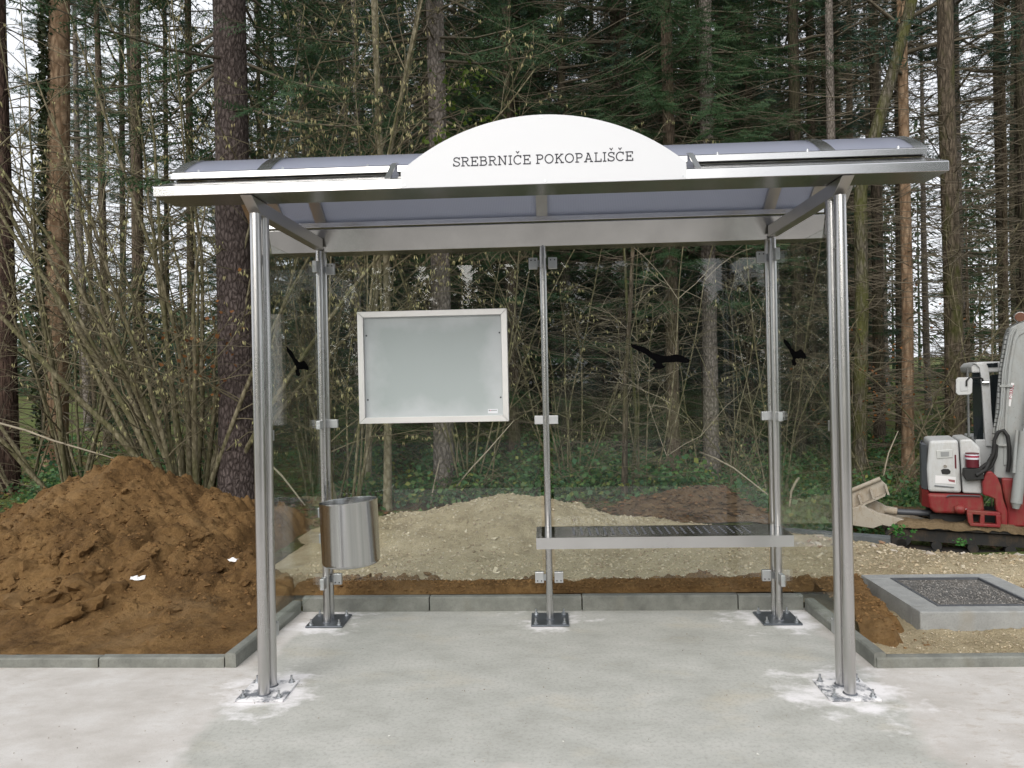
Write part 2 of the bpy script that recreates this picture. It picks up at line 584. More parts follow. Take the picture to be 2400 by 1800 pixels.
BARK_SPRUCE = m_bark('spruce_bark', (0.035, 0.026, 0.024), (0.155, 0.125, 0.118), zs=0.45, scale=30, bump=1.0)
BARK_GREY = m_bark('grey_bark', (0.09, 0.078, 0.068), (0.30, 0.265, 0.24), zs=0.5, scale=26, bump=0.7)
BARK_BROWN = m_bark('brown_bark', (0.06, 0.044, 0.032), (0.21, 0.165, 0.125), moss=(0.06, 0.065, 0.02), moss_amt=0.35)
BARK_DARK = m_bark('dark_bark', (0.034, 0.028, 0.022), (0.125, 0.10, 0.078), moss=(0.055, 0.062, 0.022), moss_amt=0.4)
BARK_RED = m_bark('reddish_bark', (0.035, 0.022, 0.018), (0.12, 0.078, 0.062))
BARK_TAN = m_bark('flaking_tan_bark', (0.17, 0.105, 0.062), (0.42, 0.30, 0.20), zs=0.3, scale=14, bump=0.5)
BARK_MOSS = m_bark('mossy_bark', (0.05, 0.045, 0.03), (0.19, 0.17, 0.14), moss=(0.075, 0.082, 0.018), moss_amt=0.72, moss_thr=0.46)
BARK_HALFMOSS = m_bark('half_mossy_bark', (0.04, 0.032, 0.022), (0.15, 0.12, 0.09), moss=(0.055, 0.062, 0.014), moss_amt=0.75, moss_thr=0.55)
BARK_POLE = m_bark('smooth_olive_bark', (0.12, 0.105, 0.065), (0.27, 0.245, 0.175), zs=0.6, scale=20, bump=0.25)
BARK_HAZEL = m_bark('hazel_bark', (0.09, 0.078, 0.045), (0.27, 0.24, 0.165), moss=(0.07, 0.075, 0.022), moss_amt=0.5, zs=0.4, scale=24, bump=0.3)
TWIG = m_plain('twig_bark', (0.145, 0.125, 0.078), 0.85, 0, 0.35, 3)
TWIG_GREY = m_plain('dead_twig_bark', (0.125, 0.105, 0.075), 0.9, 0, 0.4, 2)
TWIG_PALE = m_plain('pale_twig_bark', (0.30, 0.26, 0.195), 0.85, 0, 0.3, 3)
NEEDLE = m_leaf('spruce_needles', [(0.034, 0.07, 0.032), (0.058, 0.11, 0.046), (0.042, 0.088, 0.046), (0.085, 0.135, 0.053)], 0.25)
NEEDLE_BLUE = m_leaf('pine_needles', [(0.04, 0.078, 0.055), (0.062, 0.11, 0.08), (0.05, 0.095, 0.066), (0.09, 0.14, 0.10)], 0.3)
BRAMBLE = m_leaf('bramble_leaves', [(0.055, 0.13, 0.05), (0.095, 0.20, 0.07), (0.07, 0.16, 0.09), (0.15, 0.25, 0.075), (0.095, 0.19, 0.10), (0.27, 0.28, 0.07)], 0.35)
IVY = m_leaf('ivy_leaves', [(0.02, 0.035, 0.015), (0.035, 0.05, 0.02), (0.05, 0.065, 0.028)], 0.2)
IVY_BRIGHT = m_leaf('fresh_leaves', [(0.10, 0.16, 0.03), (0.15, 0.22, 0.04), (0.07, 0.12, 0.03)], 0.45)
CATKIN = m_leaf('catkins', [(0.42, 0.39, 0.19), (0.54, 0.50, 0.27), (0.46, 0.41, 0.22), (0.36, 0.30, 0.16)], 0.3)
RUST_LEAF = m_leaf('withered_leaves', [(0.20, 0.075, 0.025), (0.28, 0.12, 0.04), (0.15, 0.06, 0.03)], 0.35)

# ------------------------------------------------------------------ ground
def H(x, y):
    """Height of the natural ground."""
    z = 0.0
    dip = sstep(2.3, 3.6, x + 0.25 * (y - 3.0)) * sstep(2.7, 3.7, y) * (1 - 0.5 * sstep(8, 14, y))
    z -= 0.50 * dip
    if y > 1.2:
        z += 0.05 * fbm(x, y, 1.0, 3, 0.5) * sstep(1.2, 5, y) - 0.03
    if y > 9:
        z += 0.022 * (y - 9) + 0.25 * fbm(x, y, 5.0, 2, 0.12) * sstep(9, 20, y)
    if x < -3 and y > 0.3:
        z += 0.0
    return z


def axis(lo, hi, fine_lo, fine_hi, d):
    a = list(np.arange(fine_lo, fine_hi + d / 2, d))
    s, p = d, a[-1]
    while p < hi:
        s *= 1.12
        p += s
        a.append(p)
    s, p = d, a[0]
    left = []
    while p > lo:
        s *= 1.12
        p -= s
        left.append(p)
    return left[::-1] + a


gx = axis(-220, 220, -9, 9, 0.14)
gy = axis(-120, 260, 0.5, 13, 0.12)
mb = MB()
nx, ny = len(gx), len(gy)
gv = []
for y in gy:
    for x in gx:
        z = H(x, y)
        if y < 1.2:
            z = -0.03
        gv.append((x, y, z))
mb.add(gv, [(j * nx + i, j * nx + i + 1, (j + 1) * nx + i + 1, (j + 1) * nx + i) for j in range(ny - 1) for i in range(nx - 1)])
ground = tag(mb.build('ground', FLOOR, smooth=180), kind='structure')

# paved area in front: one sheet that steps back into the bay of the shelter
mb = MB()
ys = list(np.linspace(-60, -4, 12)) + list(np.arange(-3.6, 0.36, 0.12))
pv = [(-90, -4.4, 0), (90, -4.4, 0), (90, 0.36, 0), (1.70, 0.36, 0), (1.70, 1.24, 0), (-1.72, 1.24, 0), (-1.72, 0.36, 0), (-90, 0.36, 0)]
mb.add(pv, [(0, 1, 2, 3, 6, 7), (3, 4, 5, 6)])
pavement = tag(mb.build('pavement', PAVING), kind='structure')

ROAD = m_concrete('asphalt', (0.055, 0.055, 0.056), 0.2)
road = MB().add([(-90, -11.5, 0.0), (90, -11.5, 0.0), (90, -4.404, 0.0), (-90, -4.404, 0.0)], [(0, 1, 2, 3)]).build('road', ROAD)
tag(road, kind='structure')

# ------------------------------------------------------------------ kerbs
kerb = tag(empty('kerb'), kind='structure')


def kerb_run(a, b, first=1.0, h=0.085, w=0.08, mat=KERB, parent=None, z=0.0, lab=None, hb=-0.06):
    """Kerb stones laid end to end from a to b; the stone lies to the left of the direction of travel."""
    a, b = Vector((*a, 0)), Vector((*b, 0))
    d = (b - a)
    L = d.length
    d.normalize()
    nrm = Vector((-d.y, d.x, 0))
    s, k = 0.0, first
    while s < L - 0.02:
        e = min(L, s + k)
        if L - e < 0.12:
            e = L
        p0, p1 = a + d * (s + 0.004), a + d * (e - 0.004)
        jit = random.uniform(-0.003, 0.003)
        m = MB()
        n = max(2, int((e - s) / 0.12))
        top = h + jit
        rows = []
        for i in range(n + 1):
            p = p0.lerp(p1, i / n)
            wob = 0.0025 * noise.noise(p * 9)
            prof = [(0, hb), (0, top - 0.008), (0.008, top), (w - 0.006, top), (w, top - 0.006), (w, hb)]
            rows.append([(p.x + nrm.x * (q + jit * .5 + wob), p.y + nrm.y * (q + jit * .5 + wob), z + zz) for q, zz in prof])
        v = [p for r in rows for p in r]
        q = 6
        f = [(i * q + j, i * q + (j + 1) % q, (i + 1) * q + (j + 1) % q, (i + 1) * q + j) for i in range(n) for j in range(q)]
        f += [tuple(range(q - 1, -1, -1)), tuple(range(n * q, n * q + q))]
        m.add(v, f)
        m.build('kerb_stone', mat, parent, smooth=30)
        s, k = e, 1.0


kerb_run((-1.640, 1.22), (1.625, 1.20), 0.85, 0.095, 0.06, parent=kerb)
kerb_run((-1.690, 0.295), (-1.644, 1.216), 1.0, 0.078, 0.06, parent=kerb)
kerb_run((1.629, 1.196), (1.660, 0.275), 1.0, 0.078, 0.06, parent=kerb)
kerb_run((-9.2, 0.375), (-1.752, 0.297), 0.75, 0.052, 0.06, parent=kerb)
kerb_run((1.664, 0.272), (9.0, 0.390), 1.0, 0.054, 0.06, parent=kerb)

old = tag(empty('old_kerb', (0, 0, 0)), 'old dark grey kerb sunk in rubble between gravel and excavator', 'kerb')
kerb_run((3.02, 3.02), (2.02, 3.50), 0.9, 0.09, 0.12, KERB_OLD, old, -0.03, hb=-0.3)
kerb_run((6.2, 1.72), (3.36, 2.36), 1.0, 0.09, 0.14, KERB_OLD, old, -0.04, hb=-0.3)


# ------------------------------------------------------------------ soil, gravel
def patch(name, x0, x1, y0, y1, d, zf, mat, smooth=True):
    xs = np.arange(x0, x1 + d / 2, d)
    ys_ = np.arange(y0, y1 + d / 2, d)
    n, m = len(xs), len(ys_)
    v = [(x, y, zf(x, y)) for y in ys_ for x in xs]
    keep = [p[2] > -0.59 for p in v]
    f = []
    for j in range(m - 1):
        for i in range(n - 1):
            q = (j * n + i, j * n + i + 1, (j + 1) * n + i + 1, (j + 1) * n + i)
            if all(keep[k] for k in q):
                f.append(q)
    used = sorted({k for q in f for k in q})
    idx = {k: i for i, k in enumerate(used)}
    b = MB().add([v[k] for k in used], [tuple(idx[k] for k in q) for q in f])
    return b.build(name, mat, None, smooth=180 if smooth else None)


def lumps(x, y, s, amp):
    """Rounded lumps: cells of a Voronoi pattern as little domes."""
    d = noise.voronoi(Vector((x * s + 0.35 * noise.noise(Vector((x * s, y * s, 2))), y * s, 0.5)))[0][0]
    return amp * max(0.0, 0.62 - d) * (0.4 + noise.cell(Vector((x * s * .37, y * s * .37, 1))))


def crag(x, y, s, amp):
    """Broken clods: flat-topped cells at random heights, split by clefts."""
    wx = x + 0.10 / s * 6 * noise.noise(Vector((x * s * .8, y * s * .8, 4.2)))
    wy = y + 0.10 / s * 6 * noise.noise(Vector((x * s * .8, y * s * .8, 9.1)))
    d, p = noise.voronoi(Vector((wx * s, wy * s, 0.5)))
    q = noise.cell(p[0] * 7.13)
    cleft = min(1.0, (d[1] - d[0]) * 4.0)
    return amp * (0.25 + 0.75 * q * q) * cleft * (1.15 - d[0] * .8) * sstep(0.25, 0.55, noise.noise(Vector((x * s * .22, y * s * .22, 7.7))) * .5 + .5)


def soil_h(x, y):
    xr = x + 3.93
    a = 0.80 * math.exp(-((xr + 0.02) / 0.88) ** 2 - ((y - 3.05) / 1.05) ** 2) * (1.0 - 0.12 * abs(math.sin(xr * 3)))
    pk = max(0.0, 1 - math.hypot(xr * 0.78, (y - 3.05) * 0.72))
    a = 0.40 * a + 0.37 * pk
    a += 0.10 * math.exp(-((x + 2.72) / 0.55) ** 2 - ((y - 2.75) / 0.75) ** 2)
    a += 0.02 * math.exp(-((x + 5.3) / 0.9) ** 2 - ((y - 3.0) / 0.9) ** 2)
    a += 0.17 * math.exp(-((x + 3.4) / 1.3) ** 2 - ((y - 1.7) / 0.45) ** 2)
    a += 0.07 * sstep(0.3, 1.6, y)
    bk = sstep(1.3, 2.3, y)
    e0 = -1.69 - 0.50 * bk
    lim = sstep(e0, e0 - 0.05 - 0.5 * bk, x + 0.1 * bk * fbm(x, y, 9, 2, 2))
    back = 1 - sstep(4.0, 4.9, y + 0.2 * fbm(x, y, 4, 2, 1))
    edge = min(lim, back)
    nz = 0.028 * fbm(x, y, 0, 4, 2.2) + 0.012 * fbm(x, y, 3, 3, 9)
    rough = 0.35 + 0.9 * sstep(0.9, 1.7, y)
    nz += rough * (crag(x, y, 2.6, 0.09) + crag(x, y, 6.5, 0.07) + crag(x + 2, y + 3, 9, 0.05) + crag(x + 5, y, 15, 0.035)) + crag(x + 1, y, 27, 0.016) + crag(x + 4, y, 19, 0.018)
    z = 0.036 + a + nz - 0.012
    z = z * edge - 0.3 * (1 - edge) if edge < 1 else z
    front = sstep(0.33, 0.42, y)
    z = min(z, 0.046 + (z - 0.046) * front) if y < 0.42 else z
    return z


soil_heap = patch('soil_heap', -7.4, -1.70, 0.36, 5.0, 0.02, soil_h, SOIL)
tag(soil_heap, 'large ochre brown soil heap with rough clods at left of the shelter', 'soil heap')


def strip_h(x, y):
    back = 1.56 + 0.06 * fbm(x, 0, 2, 4, 3.0) + 0.14 * sstep(0.2, -1.4, x) + 0.10 * math.exp(-((x - 1.1) / 0.5) ** 2)
    t = sstep(back + 0.07, back - 0.02, y + 0.03 * fbm(x, y, 6, 3, 9))
    hump = 0.5 + 0.5 * math.sin(min(1, max(0, (y - 1.26) / 0.32)) * math.pi)
    z = 0.080 + 0.045 * hump * (0.6 + 0.8 * max(0, fbm(x, 0, 8, 2, 2.2) + .4)) + 0.012 * fbm(x, y, 2, 4, 9) + lumps(x, y, 14, 0.05) + lumps(x + 3, y, 32, 0.018)
    if x > 1.66:
        e = 1 - sstep(1.95, 2.16, x + 0.10 * fbm(x, y, 3, 3, 4) + 0.12 * (1.0 - y))
        e = min(e, sstep(0.46, 0.62, y + 0.12 * fbm(x, y, 7, 3, 4) - 0.05))
        e = min(e, 1 - sstep(1.40, 1.55, y + 0.06 * fbm(x, y, 6, 3, 5)))
        t = e
        z += 0.02 + 0.02 * fbm(x, y, 5, 3, 3) + 0.05 * math.exp(-((x - 1.95) / .2) ** 2 - ((y - 1.2) / .2) ** 2)
    z = z * t - 0.12 * (1 - t)
    if x < 1.72 and y < 1.30:
        z = min(z, 0.088)
    return max(z, -0.06) if t > 0 else -0.6


def strip_zone(x, y):
    if x < 1.72 and y < 1.285:
        return -0.6
    return strip_h(x, y)


soil_strip = patch('soil_strip', -1.74, 2.4, 0.4, 1.75, 0.014, strip_zone, SOIL)
tag(soil_strip, 'low band of crumbly brown soil filled in behind the back kerb', 'soil bank')


def gravel_h(x, y):
    z = 0.035 + 0.018 * fbm(x, y, 1, 3, 1.4) + 0.008 * fbm(x, y, 4, 4, 10) + crag(x, y, 9, 0.02) + crag(x, y, 20, 0.018) + lumps(x + 2, y, 45, 0.010)
    if x > 1.5:
        z -= 0.03 * sstep(1.75, 1.45, y)
        z = max(z, 0.004)
    z += 0.08 * math.exp(-((x - 3.2) / 0.9) ** 2 - ((y - 2.0) / 0.4) ** 2)
    e = 1 - sstep(4.1, 4.9, y + 0.35 * fbm(x, y, 2, 3, 0.9) + 0.55 * max(0, x - 0.4) + 0.25 * max(0, x - 2.2))
    e = min(e, sstep(-2.6, -2.1, x))
    if e <= 0.0:
        return -0.6
    return z * e + (H(x, y) - 0.10) * (1 - e)


gravel_bed = patch('gravel_bed', -2.7, 7.0, 0.325, 5.2, 0.03, lambda x, y: -0.6 if (x < 1.70 and y < 1.30) else gravel_h(x, y), GRAVEL)
tag(gravel_bed, kind='structure')


def heap_h(x, y):
    c = math.hypot((x + 0.62) / 1.75, (y - 3.55) / 1.05)
    d = math.hypot((x + 0.25) / 0.95, (y - 3.7) / 0.85)
    z = 0.20 * max(0.0, 1 - c) ** 0.9 + 0.17 * max(0.0, 1 - d) ** 0.85
    z += (0.03 * fbm(x, y, 1, 4, 2.0) + crag(x, y, 5, 0.05) + crag(x, y, 12, 0.04) + crag(x + 3, y, 26, 0.025) + lumps(x + 2, y, 40, 0.016)) * sstep(1.05, 0.7, min(c, d))
    return z + 0.02 if c < 1.04 or d < 1.04 else -0.6


gravel_heap = patch('gravel_heap', -2.4, 1.2, 2.4, 4.7, 0.022, heap_h, GRAVEL)
tag(gravel_heap, 'pale crushed limestone heap seen through the rear glass', 'gravel heap')


def dark_h(x, y):
    c = math.hypot((x - 1.75) / 1.0, (y - 4.65) / 0.62)
    z = 0.27 * max(0.0, 1 - c) ** 0.8 + (0.02 * fbm(x, y, 1, 4, 3) + crag(x, y, 6, 0.06) + crag(x, y, 14, 0.04) + lumps(x, y, 24, 0.02)) * sstep(1.0, 0.75, c)
    return z + H(x, y) + 0.02 if c < 1.05 else -0.6


dark_mound = patch('soil_mound', 0.6, 2.9, 3.9, 5.4, 0.025, dark_h, SOIL_DARK)
tag(dark_mound, 'small dark earth mound behind the bench at the wood edge', 'soil mound')


# loose pieces
def lump_mesh(name, seed, mat, rough=0.3, flat=0.75, sub=2):
    import bmesh
    bm = bmesh.new()
    bmesh.ops.create_icosphere(bm, subdivisions=sub, radius=1.0)
    off = Vector((seed * 7.3, seed * 2.1, 0))
    for v in bm.verts:
        k = 1 + rough * noise.noise(v.co * 1.1 + off) + rough * 0.35 * noise.noise(v.co * 2.9 + off) + rough * 0.3 * (noise.voronoi(v.co * 2.2 + off)[0][0] - .4)
        v.co = Vector((v.co.x * k, v.co.y * k * 0.85, v.co.z * k * flat))
    me = bpy.data.meshes.new(name)
    bm.to_mesh(me)
    bm.free()
    me.materials.append(mat)
    return me


def chip_mesh(name, seed, mat):
    r = random.Random(seed)
    import bmesh
    bm = bmesh.new()
    for _ in range(9):
        bm.verts.new((r.uniform(-1, 1), r.uniform(-.75, .75), r.uniform(-.5, .5)))
    bmesh.ops.convex_hull(bm, input=bm.verts)
    for v in [v for v in bm.verts if not v.link_faces]:
        bm.verts.remove(v)
    me = bpy.data.meshes.new(name)
    bm.to_mesh(me)
    bm.free()
    me.materials.append(mat)
    return me


def chips_soup(name, spots, mat, parent=None, seed=3):
    """Many small stones as one mesh; spots are (x, y, z, size)."""
    r = np.random.default_rng(seed)
    base = []
    for k in range(6):
        p = r.uniform(-1, 1, (6, 3))
        p = np.array([[1, 0, 0], [-1, 0, .1], [0, .8, 0], [.1, -.8, 0], [0, 0, .6], [0, .1, -.6]]) + r.uniform(-.3, .3, (6, 3))
        F = [(0, 2, 4), (2, 1, 4), (1, 3, 4), (3, 0, 4), (2, 0, 5), (1, 2, 5), (3, 1, 5), (0, 3, 5)]
        base.append((p, F))
    V, FF = [], []
    for (x, y, z, s) in spots:
        p, F = base[r.integers(6)]
        a = r.uniform(0, 6.283)
        c, sn = math.cos(a), math.sin(a)
        q = p * s
        q = np.stack([q[:, 0] * c - q[:, 1] * sn + x, q[:, 0] * sn + q[:, 1] * c + y, q[:, 2] + z], 1)
        n = len(V)
        V.extend(q.tolist())
        FF.extend([(i + n, j + n, k + n) for i, j, k in F])
    me = bpy.data.meshes.new(name)
    me.from_pydata(V, [], FF)
    me.materials.append(mat)
    return put(name, me, parent)


clods = [lump_mesh('clod', k, SOIL, 0.75, 0.7, 3) for k in range(6)]
for k, me in enumerate(clods):
    me.shade_smooth()
    me.set_sharp_from_angle(angle=0.6)
r = random.Random(11)
for k in range(130):
    x = r.uniform(-5.3, -2.05)
    y = r.choice([r.gauss(1.45, 0.35), r.uniform(0.9, 3.0)])
    if k < 26:
        x, y = r.uniform(-4.1, -2.9), r.gauss(1.2, 0.14)
    s = r.uniform(0.018, 0.05) * (2.3 if k < 16 else 1.0)
    y = max(0.6, y)
    if soil_h(x, y) < 0.05:
        continue
    put('clod', clods[k % 6], soil_heap, (x, y, soil_h(x, y) - s * 0.1), (r.uniform(-.5, .5), r.uniform(-.5, .5), r.uniform(0, 6)), (s * r.uniform(.9, 1.4), s, s))
sp = []
while len(sp) < 9000:
    x, y = r.uniform(-6.2, -1.85), r.uniform(0.45, 3.4)
    if r.random() > 0.25 + 0.75 * sstep(0.7, 1.5, y):
        continue
    z = soil_h(x, y)
    if z > 0.05:
        sp.append((x, y, z, 0.004 + 0.016 * r.random() ** 2.5))
tag(chips_soup('soil_crumbs', sp, CLOD, soil_heap, 4), kind='stuff')
sp = []
while len(sp) < 5200:
    x, y = r.uniform(-1.7, 2.3), r.uniform(1.3, 1.72)
    if r.random() < 0.25:
        x, y = r.uniform(1.72, 2.2), r.uniform(0.45, 1.5)
    z = strip_zone(x, y)
    if z > -0.02:
        sp.append((x, y, z, 0.003 + 0.013 * r.random() ** 2.4))
    elif r.random() < 0.05 and 1.3 < y < 1.75 or (x > 1.75 and z < -0.05 and r.random() < 0.10 and x < 2.14):
        sp.append((x, y, gravel_h(x, y) + .003, 0.003 + 0.010 * r.random() ** 2))
tag(chips_soup('soil_crumbs', sp, CLOD, soil_strip, 5), kind='stuff')
for k in range(22):
    x, y = r.uniform(-1.6, 0.2), r.uniform(1.52, 1.9)
    s = r.uniform(0.014, 0.036)
    put('clod', clods[k % 6], soil_strip, (x, y, max(strip_zone(x, y), gravel_h(x, y)) + s * .3), (r.uniform(-.5, .5), 0, r.uniform(0, 6)), (s * 1.2, s, s))

chips = [chip_mesh('stone', 20 + k, STONE) for k in range(8)]
for k in range(190):
    x, y = r.uniform(-1.9, 3.6), r.uniform(1.6, 4.3)
    on = heap_h(x, y) > 0.03
    z = max(gravel_h(x, y), heap_h(x, y))
    if z < 0.01:
        continue
    s = r.uniform(0.014, 0.036)
    put('stone', chips[k % 8], gravel_heap if on else gravel_bed, (x, y, z + s * .15), (r.uniform(-.4, .4), r.uniform(-.4, .4), r.uniform(0, 6)), (s, s, s))
sa, sb = [], []
for k in range(34000):
    x, y = r.uniform(-2.0, 4.6), 1.45 + 3.2 * r.random() ** 1.5
    if r.random() < 0.22:
        x, y = r.uniform(1.74, 3.4), r.uniform(0.36, 1.5)
    if abs(x - 2.5) < 0.45 and 0.78 < y < 1.56:
        continue
    if x < 2.1 and y < 1.5 and strip_zone(x, y) > 0.0:
        continue
    z1, z2 = gravel_h(x, y), heap_h(x, y)
    if max(z1, z2) < -0.03:
        continue
    (sb if z2 > z1 else sa).append((x, y, max(z1, z2), (0.004 + 0.016 * r.random() ** 2.6) * (0.42 if y < 1.5 else 0.9)))
tag(chips_soup('gravel_chips', sa, STONE, gravel_bed, 6), kind='stuff')
tag(chips_soup('gravel_chips', sb, STONE, gravel_heap, 7), kind='stuff')
# rubble with brick crumbs along the drop to the excavator
rub = [chip_mesh('rubble_stone', 50 + k, RUBBLE) for k in range(6)]
for k in range(90):
    x = r.uniform(2.1, 4.4)
    y = 3.05 - 0.42 * (x - 2.1) + r.gauss(-0.15, 0.22)
    s = r.uniform(0.014, 0.042)
    put('rubble_stone', rub[k % 6], gravel_bed, (x, y, max(gravel_h(x, y), H(x, y)) + s * .2), (r.uniform(-.4, .4), r.uniform(-.4, .4), r.uniform(0, 6)), (s, s, s))

# white pebbles on the concrete
pebble = chip_mesh('pebble', 91, m_plain('white_stone', (0.75, 0.74, 0.7), 0.8))
for (u, v), s, lab in (((913, 1726), 0.008, 'white pebble lying on the concrete, below the litter bin'),
                       ((1776, 1769), 0.009, 'white flat pebble on the concrete, nearest to the right front post'),
                       ((1320, 1739), 0.006, 'small pale pebble near the middle of the front edge of the concrete')):
    d = FWD + RIGHT * (u - 1200) / FOC - UP * (v - 900) / FOC
    p = CAM - d * CAM[2] / d[2]
    tag(put('pebble', pebble, None, (p[0], p[1], s * .35), (0, 0, s * 900), (s, s, s * .8)), lab, 'pebble', 'white pebbles on the concrete')

gsp = [(r.uniform(-3.2, 3.2), -1.0 + 2.2 * r.random(), 0.001, 0.0012 + 0.0035 * r.random() ** 3) for _ in range(900)]
gsp = [q for q in gsp if q[1] < 0.26 or abs(q[0]) < 1.6]
tag(chips_soup('grit', gsp, m_island('pavement_grit', [(0.2, 0.15, 0.1), (0.5, 0.46, 0.4), (0.32, 0.27, 0.2), (0.14, 0.12, 0.1)]), pavement, 18), kind='stuff')

# crumpled paper on the soil
PAPER = m_plain('white_paper', (0.82, 0.82, 0.83), 0.8, 0, 0.03, 8)


def paper(loc, seed, s, label, rz):
    rr = random.Random(seed)
    n = 9
    v = []
    for j in range(n):
        for i in range(n):
            x, y = i / (n - 1) - .5, j / (n - 1) - .5
            z = 0.42 * (0.5 - abs(y) * .8) + 0.26 * noise.noise(Vector((x * 3.1, y * 3.1, seed)))
            v.append(((x + .12 * noise.noise(Vector((x * 4, y * 4, seed + 5)))) * s * 1.5, y * s * (1.0 - .5 * abs(x)), max(0, z) * s))
    m = MB().add(v, [(j * n + i, j * n + i + 1, (j + 1) * n + i + 1, (j + 1) * n + i) for j in range(n - 1) for i in range(n - 1)])
    o = m.build('paper_scrap', PAPER, None, smooth=25)
    so = o.modifiers.new('solid', 'SOLIDIFY')
    so.thickness = 0.002
    o.location = loc
    o.rotation_euler = (0.25, 0, rz)
    tag(o, label, 'paper', 'paper scraps on the soil heap')


for (u, v, s, seed, rz, lab) in ((324, 1354, 0.062, 2, 0.2, 'crumpled white paper scrap low on the soil heap, the larger of two'),
                                 (548, 1311, 0.055, 5, -0.5, 'folded white paper scrap on the soil heap beside the front steel post')):
    d = FWD + RIGHT * (u - 1200) / FOC - UP * (v - 900) / FOC
    t = 1.0
    for k in range(400):
        t = 3.5 + k * 0.01
        p = CAM + d * t
        if p[2] < soil_h(p[0], p[1]):
            break
    paper((p[0], p[1], p[2] - 0.004), seed, s, lab, rz)

# inspection chamber at the right
ch = tag(empty('inspection_chamber', (2.52, 1.17, 0.0)), 'square grey concrete inspection chamber with a gritty cover set in gravel', 'manhole')
X0, X1, Y0, Y1, ZT = -0.385, 0.475, -0.405, 0.385, 0.125
ix0, ix1, iy0, iy1 = -0.235, 0.345, -0.30, 0.285
m = MB()
m.prism([(X0 + .0, -0.1), (X1, -0.1), (X1, ZT), (X0, ZT)], Y0, iy0)
m.build('collar', COLLAR, ch, bevel=0.008)
MB().box(X0, X1, iy1, Y1, -0.1, ZT).build('collar', COLLAR, ch, bevel=0.008)
MB().box(X0, ix0, iy0 + .0005, iy1 - .0005, -0.1, ZT - .0005).build('collar', COLLAR, ch)
MB().box(ix1, X1, iy0 + .0005, iy1 - .0005, -0.1, ZT - .0005).build('collar', COLLAR, ch)
fr = MB()
for (a, b, c, d) in ((ix0, ix1, iy0, iy0 + .016), (ix0, ix1, iy1 - .016, iy1), (ix0, ix0 + .016, iy0 + .016, iy1 - .016), (ix1 - .016, ix1, iy0 + .016, iy1 - .016)):
    fr.box(a + .001, b - .001, c + .001, d - .001, 0.05, ZT + 0.004)
fr.build('cover_frame', ZINC, ch)
MB().box(ix0 + .018, ix1 - .018, iy0 + .018, iy1 - .018, 0.05, ZT - 0.008).build('cover', m_soil('cover_grit', (0.13, 0.125, 0.12), (0.22, 0.215, 0.205), (0.33, 0.32, 0.31), 1.5, 1.0), ch)
sp = [(r.uniform(ix0 + .03, ix1 - .03), r.uniform(iy0 + .03, iy1 - .03), ZT - 0.006, r.uniform(.003, .008)) for _ in range(1100)]
tag(chips_soup('grit', sp, GRIT, ch, 8), kind='stuff')

# ------------------------------------------------------------------ bus shelter
W, D = 1.4, 1.023
sh = tag(empty('bus_shelter', (0, 0.5, 0)), 'stainless steel bus shelter with glass walls and curved translucent roof', 'bus shelter')
SO = Vector((0, 0.5, 0))


def shp(mbuild, name, mat, parent=sh, **kw):
    o = mbuild.build(name, mat, parent, **kw)
    if parent is sh:
        o.matrix_parent_inverse = Matrix.Translation(-SO)
    else:
        o.matrix_parent_inverse = Matrix.Identity(4)
    return o


def bolt_mesh():
    m = MB()
    m.tube([(0, 0, 0), (0, 0, 0.034)], 0.0055, 8)
    m.tube([(0, 0, 0.002), (0, 0, 0.013)], 0.0115, 6)
    m.tube([(0, 0, 0), (0, 0, 0.002)], 0.016, 12)
    return m.mesh('anchor_bolt', BOLT, 30)


BOLT_ME = bolt_mesh()
PLATE_CLEAN = m_plain('zinc_plate_rear', (0.13, 0.145, 0.165), 0.42, 0.7, 0.35, 9, 0.1)


def m_dusty():
    g = Gr('zinc_plate_dusted')
    p = g.pos()
    n = g.noise(p, 11, 6, 0.65)
    k = g.ramp(n, [(0.40, 0.0), (0.52, 1.0)])
    c = g.mix(k, (0.17, 0.18, 0.2), (0.74, 0.73, 0.74))
    return g.done(g.bsdf(c, 0.8, 0.0, g.bump(n, 0.2, 0.01), 0.3))


PLATE_DUSTY = m_dusty()
TOP = {0: 2.400, 1: 2.335}


def post(x, y, rad, tubes, top, plate_mat, lean=0.0, spread=0.05):
    m = MB()
    for dy in tubes:
        m.tube([(x, y + dy, 0.012), (x - lean, y + dy, top)], rad, 32)
    if len(tubes) > 1:
        z0 = 0.25
        while z0 < top - 0.2:
            m.box(x - lean * z0 / top - 0.004, x - lean * z0 / top + 0.004, y - spread + rad - .004, y + spread - rad + .004, z0, z0 + 0.05)
            z0 += 0.62
    o = shp(m, 'post', STEEL_POST, smooth=40)
    h = 0.1165
    pl = shp(MB().box(x - h, x + h, y - h, y + h, 0.001, 0.012), 'base_plate', plate_mat, o, bevel=0.0025)
    wl = MB()
    for dy in tubes:
        wl.tube([(x, y + dy, 0.0122), (x, y + dy, 0.017)], [rad + 0.007, rad + 0.0015], 24)
    shp(wl, 'weld_ring', ZINC, o, smooth=50)
    for sx in (-1, 1):
        for sy in (-1, 1):
            put('anchor_bolt', BOLT_ME, o, (x + sx * 0.088, y + sy * 0.088, 0.012), (0, 0, random.random()))
    return o


post(-W, 0.0, 0.0265, (-0.05, 0.05), 2.345, PLATE_DUSTY, -0.016)
post(W, 0.0, 0.0265, (-0.05, 0.05), 2.345, PLATE_DUSTY, 0.012)
post(-W, D, 0.0212, (-0.045, 0.045), 2.34, PLATE_CLEAN, -0.004, 0.045)
post(W, D, 0.0212, (-0.045, 0.045), 2.34, PLATE_CLEAN, 0.004, 0.045)
post(0.0, D, 0.0215, (0.0,), 2.345, PLATE_CLEAN)

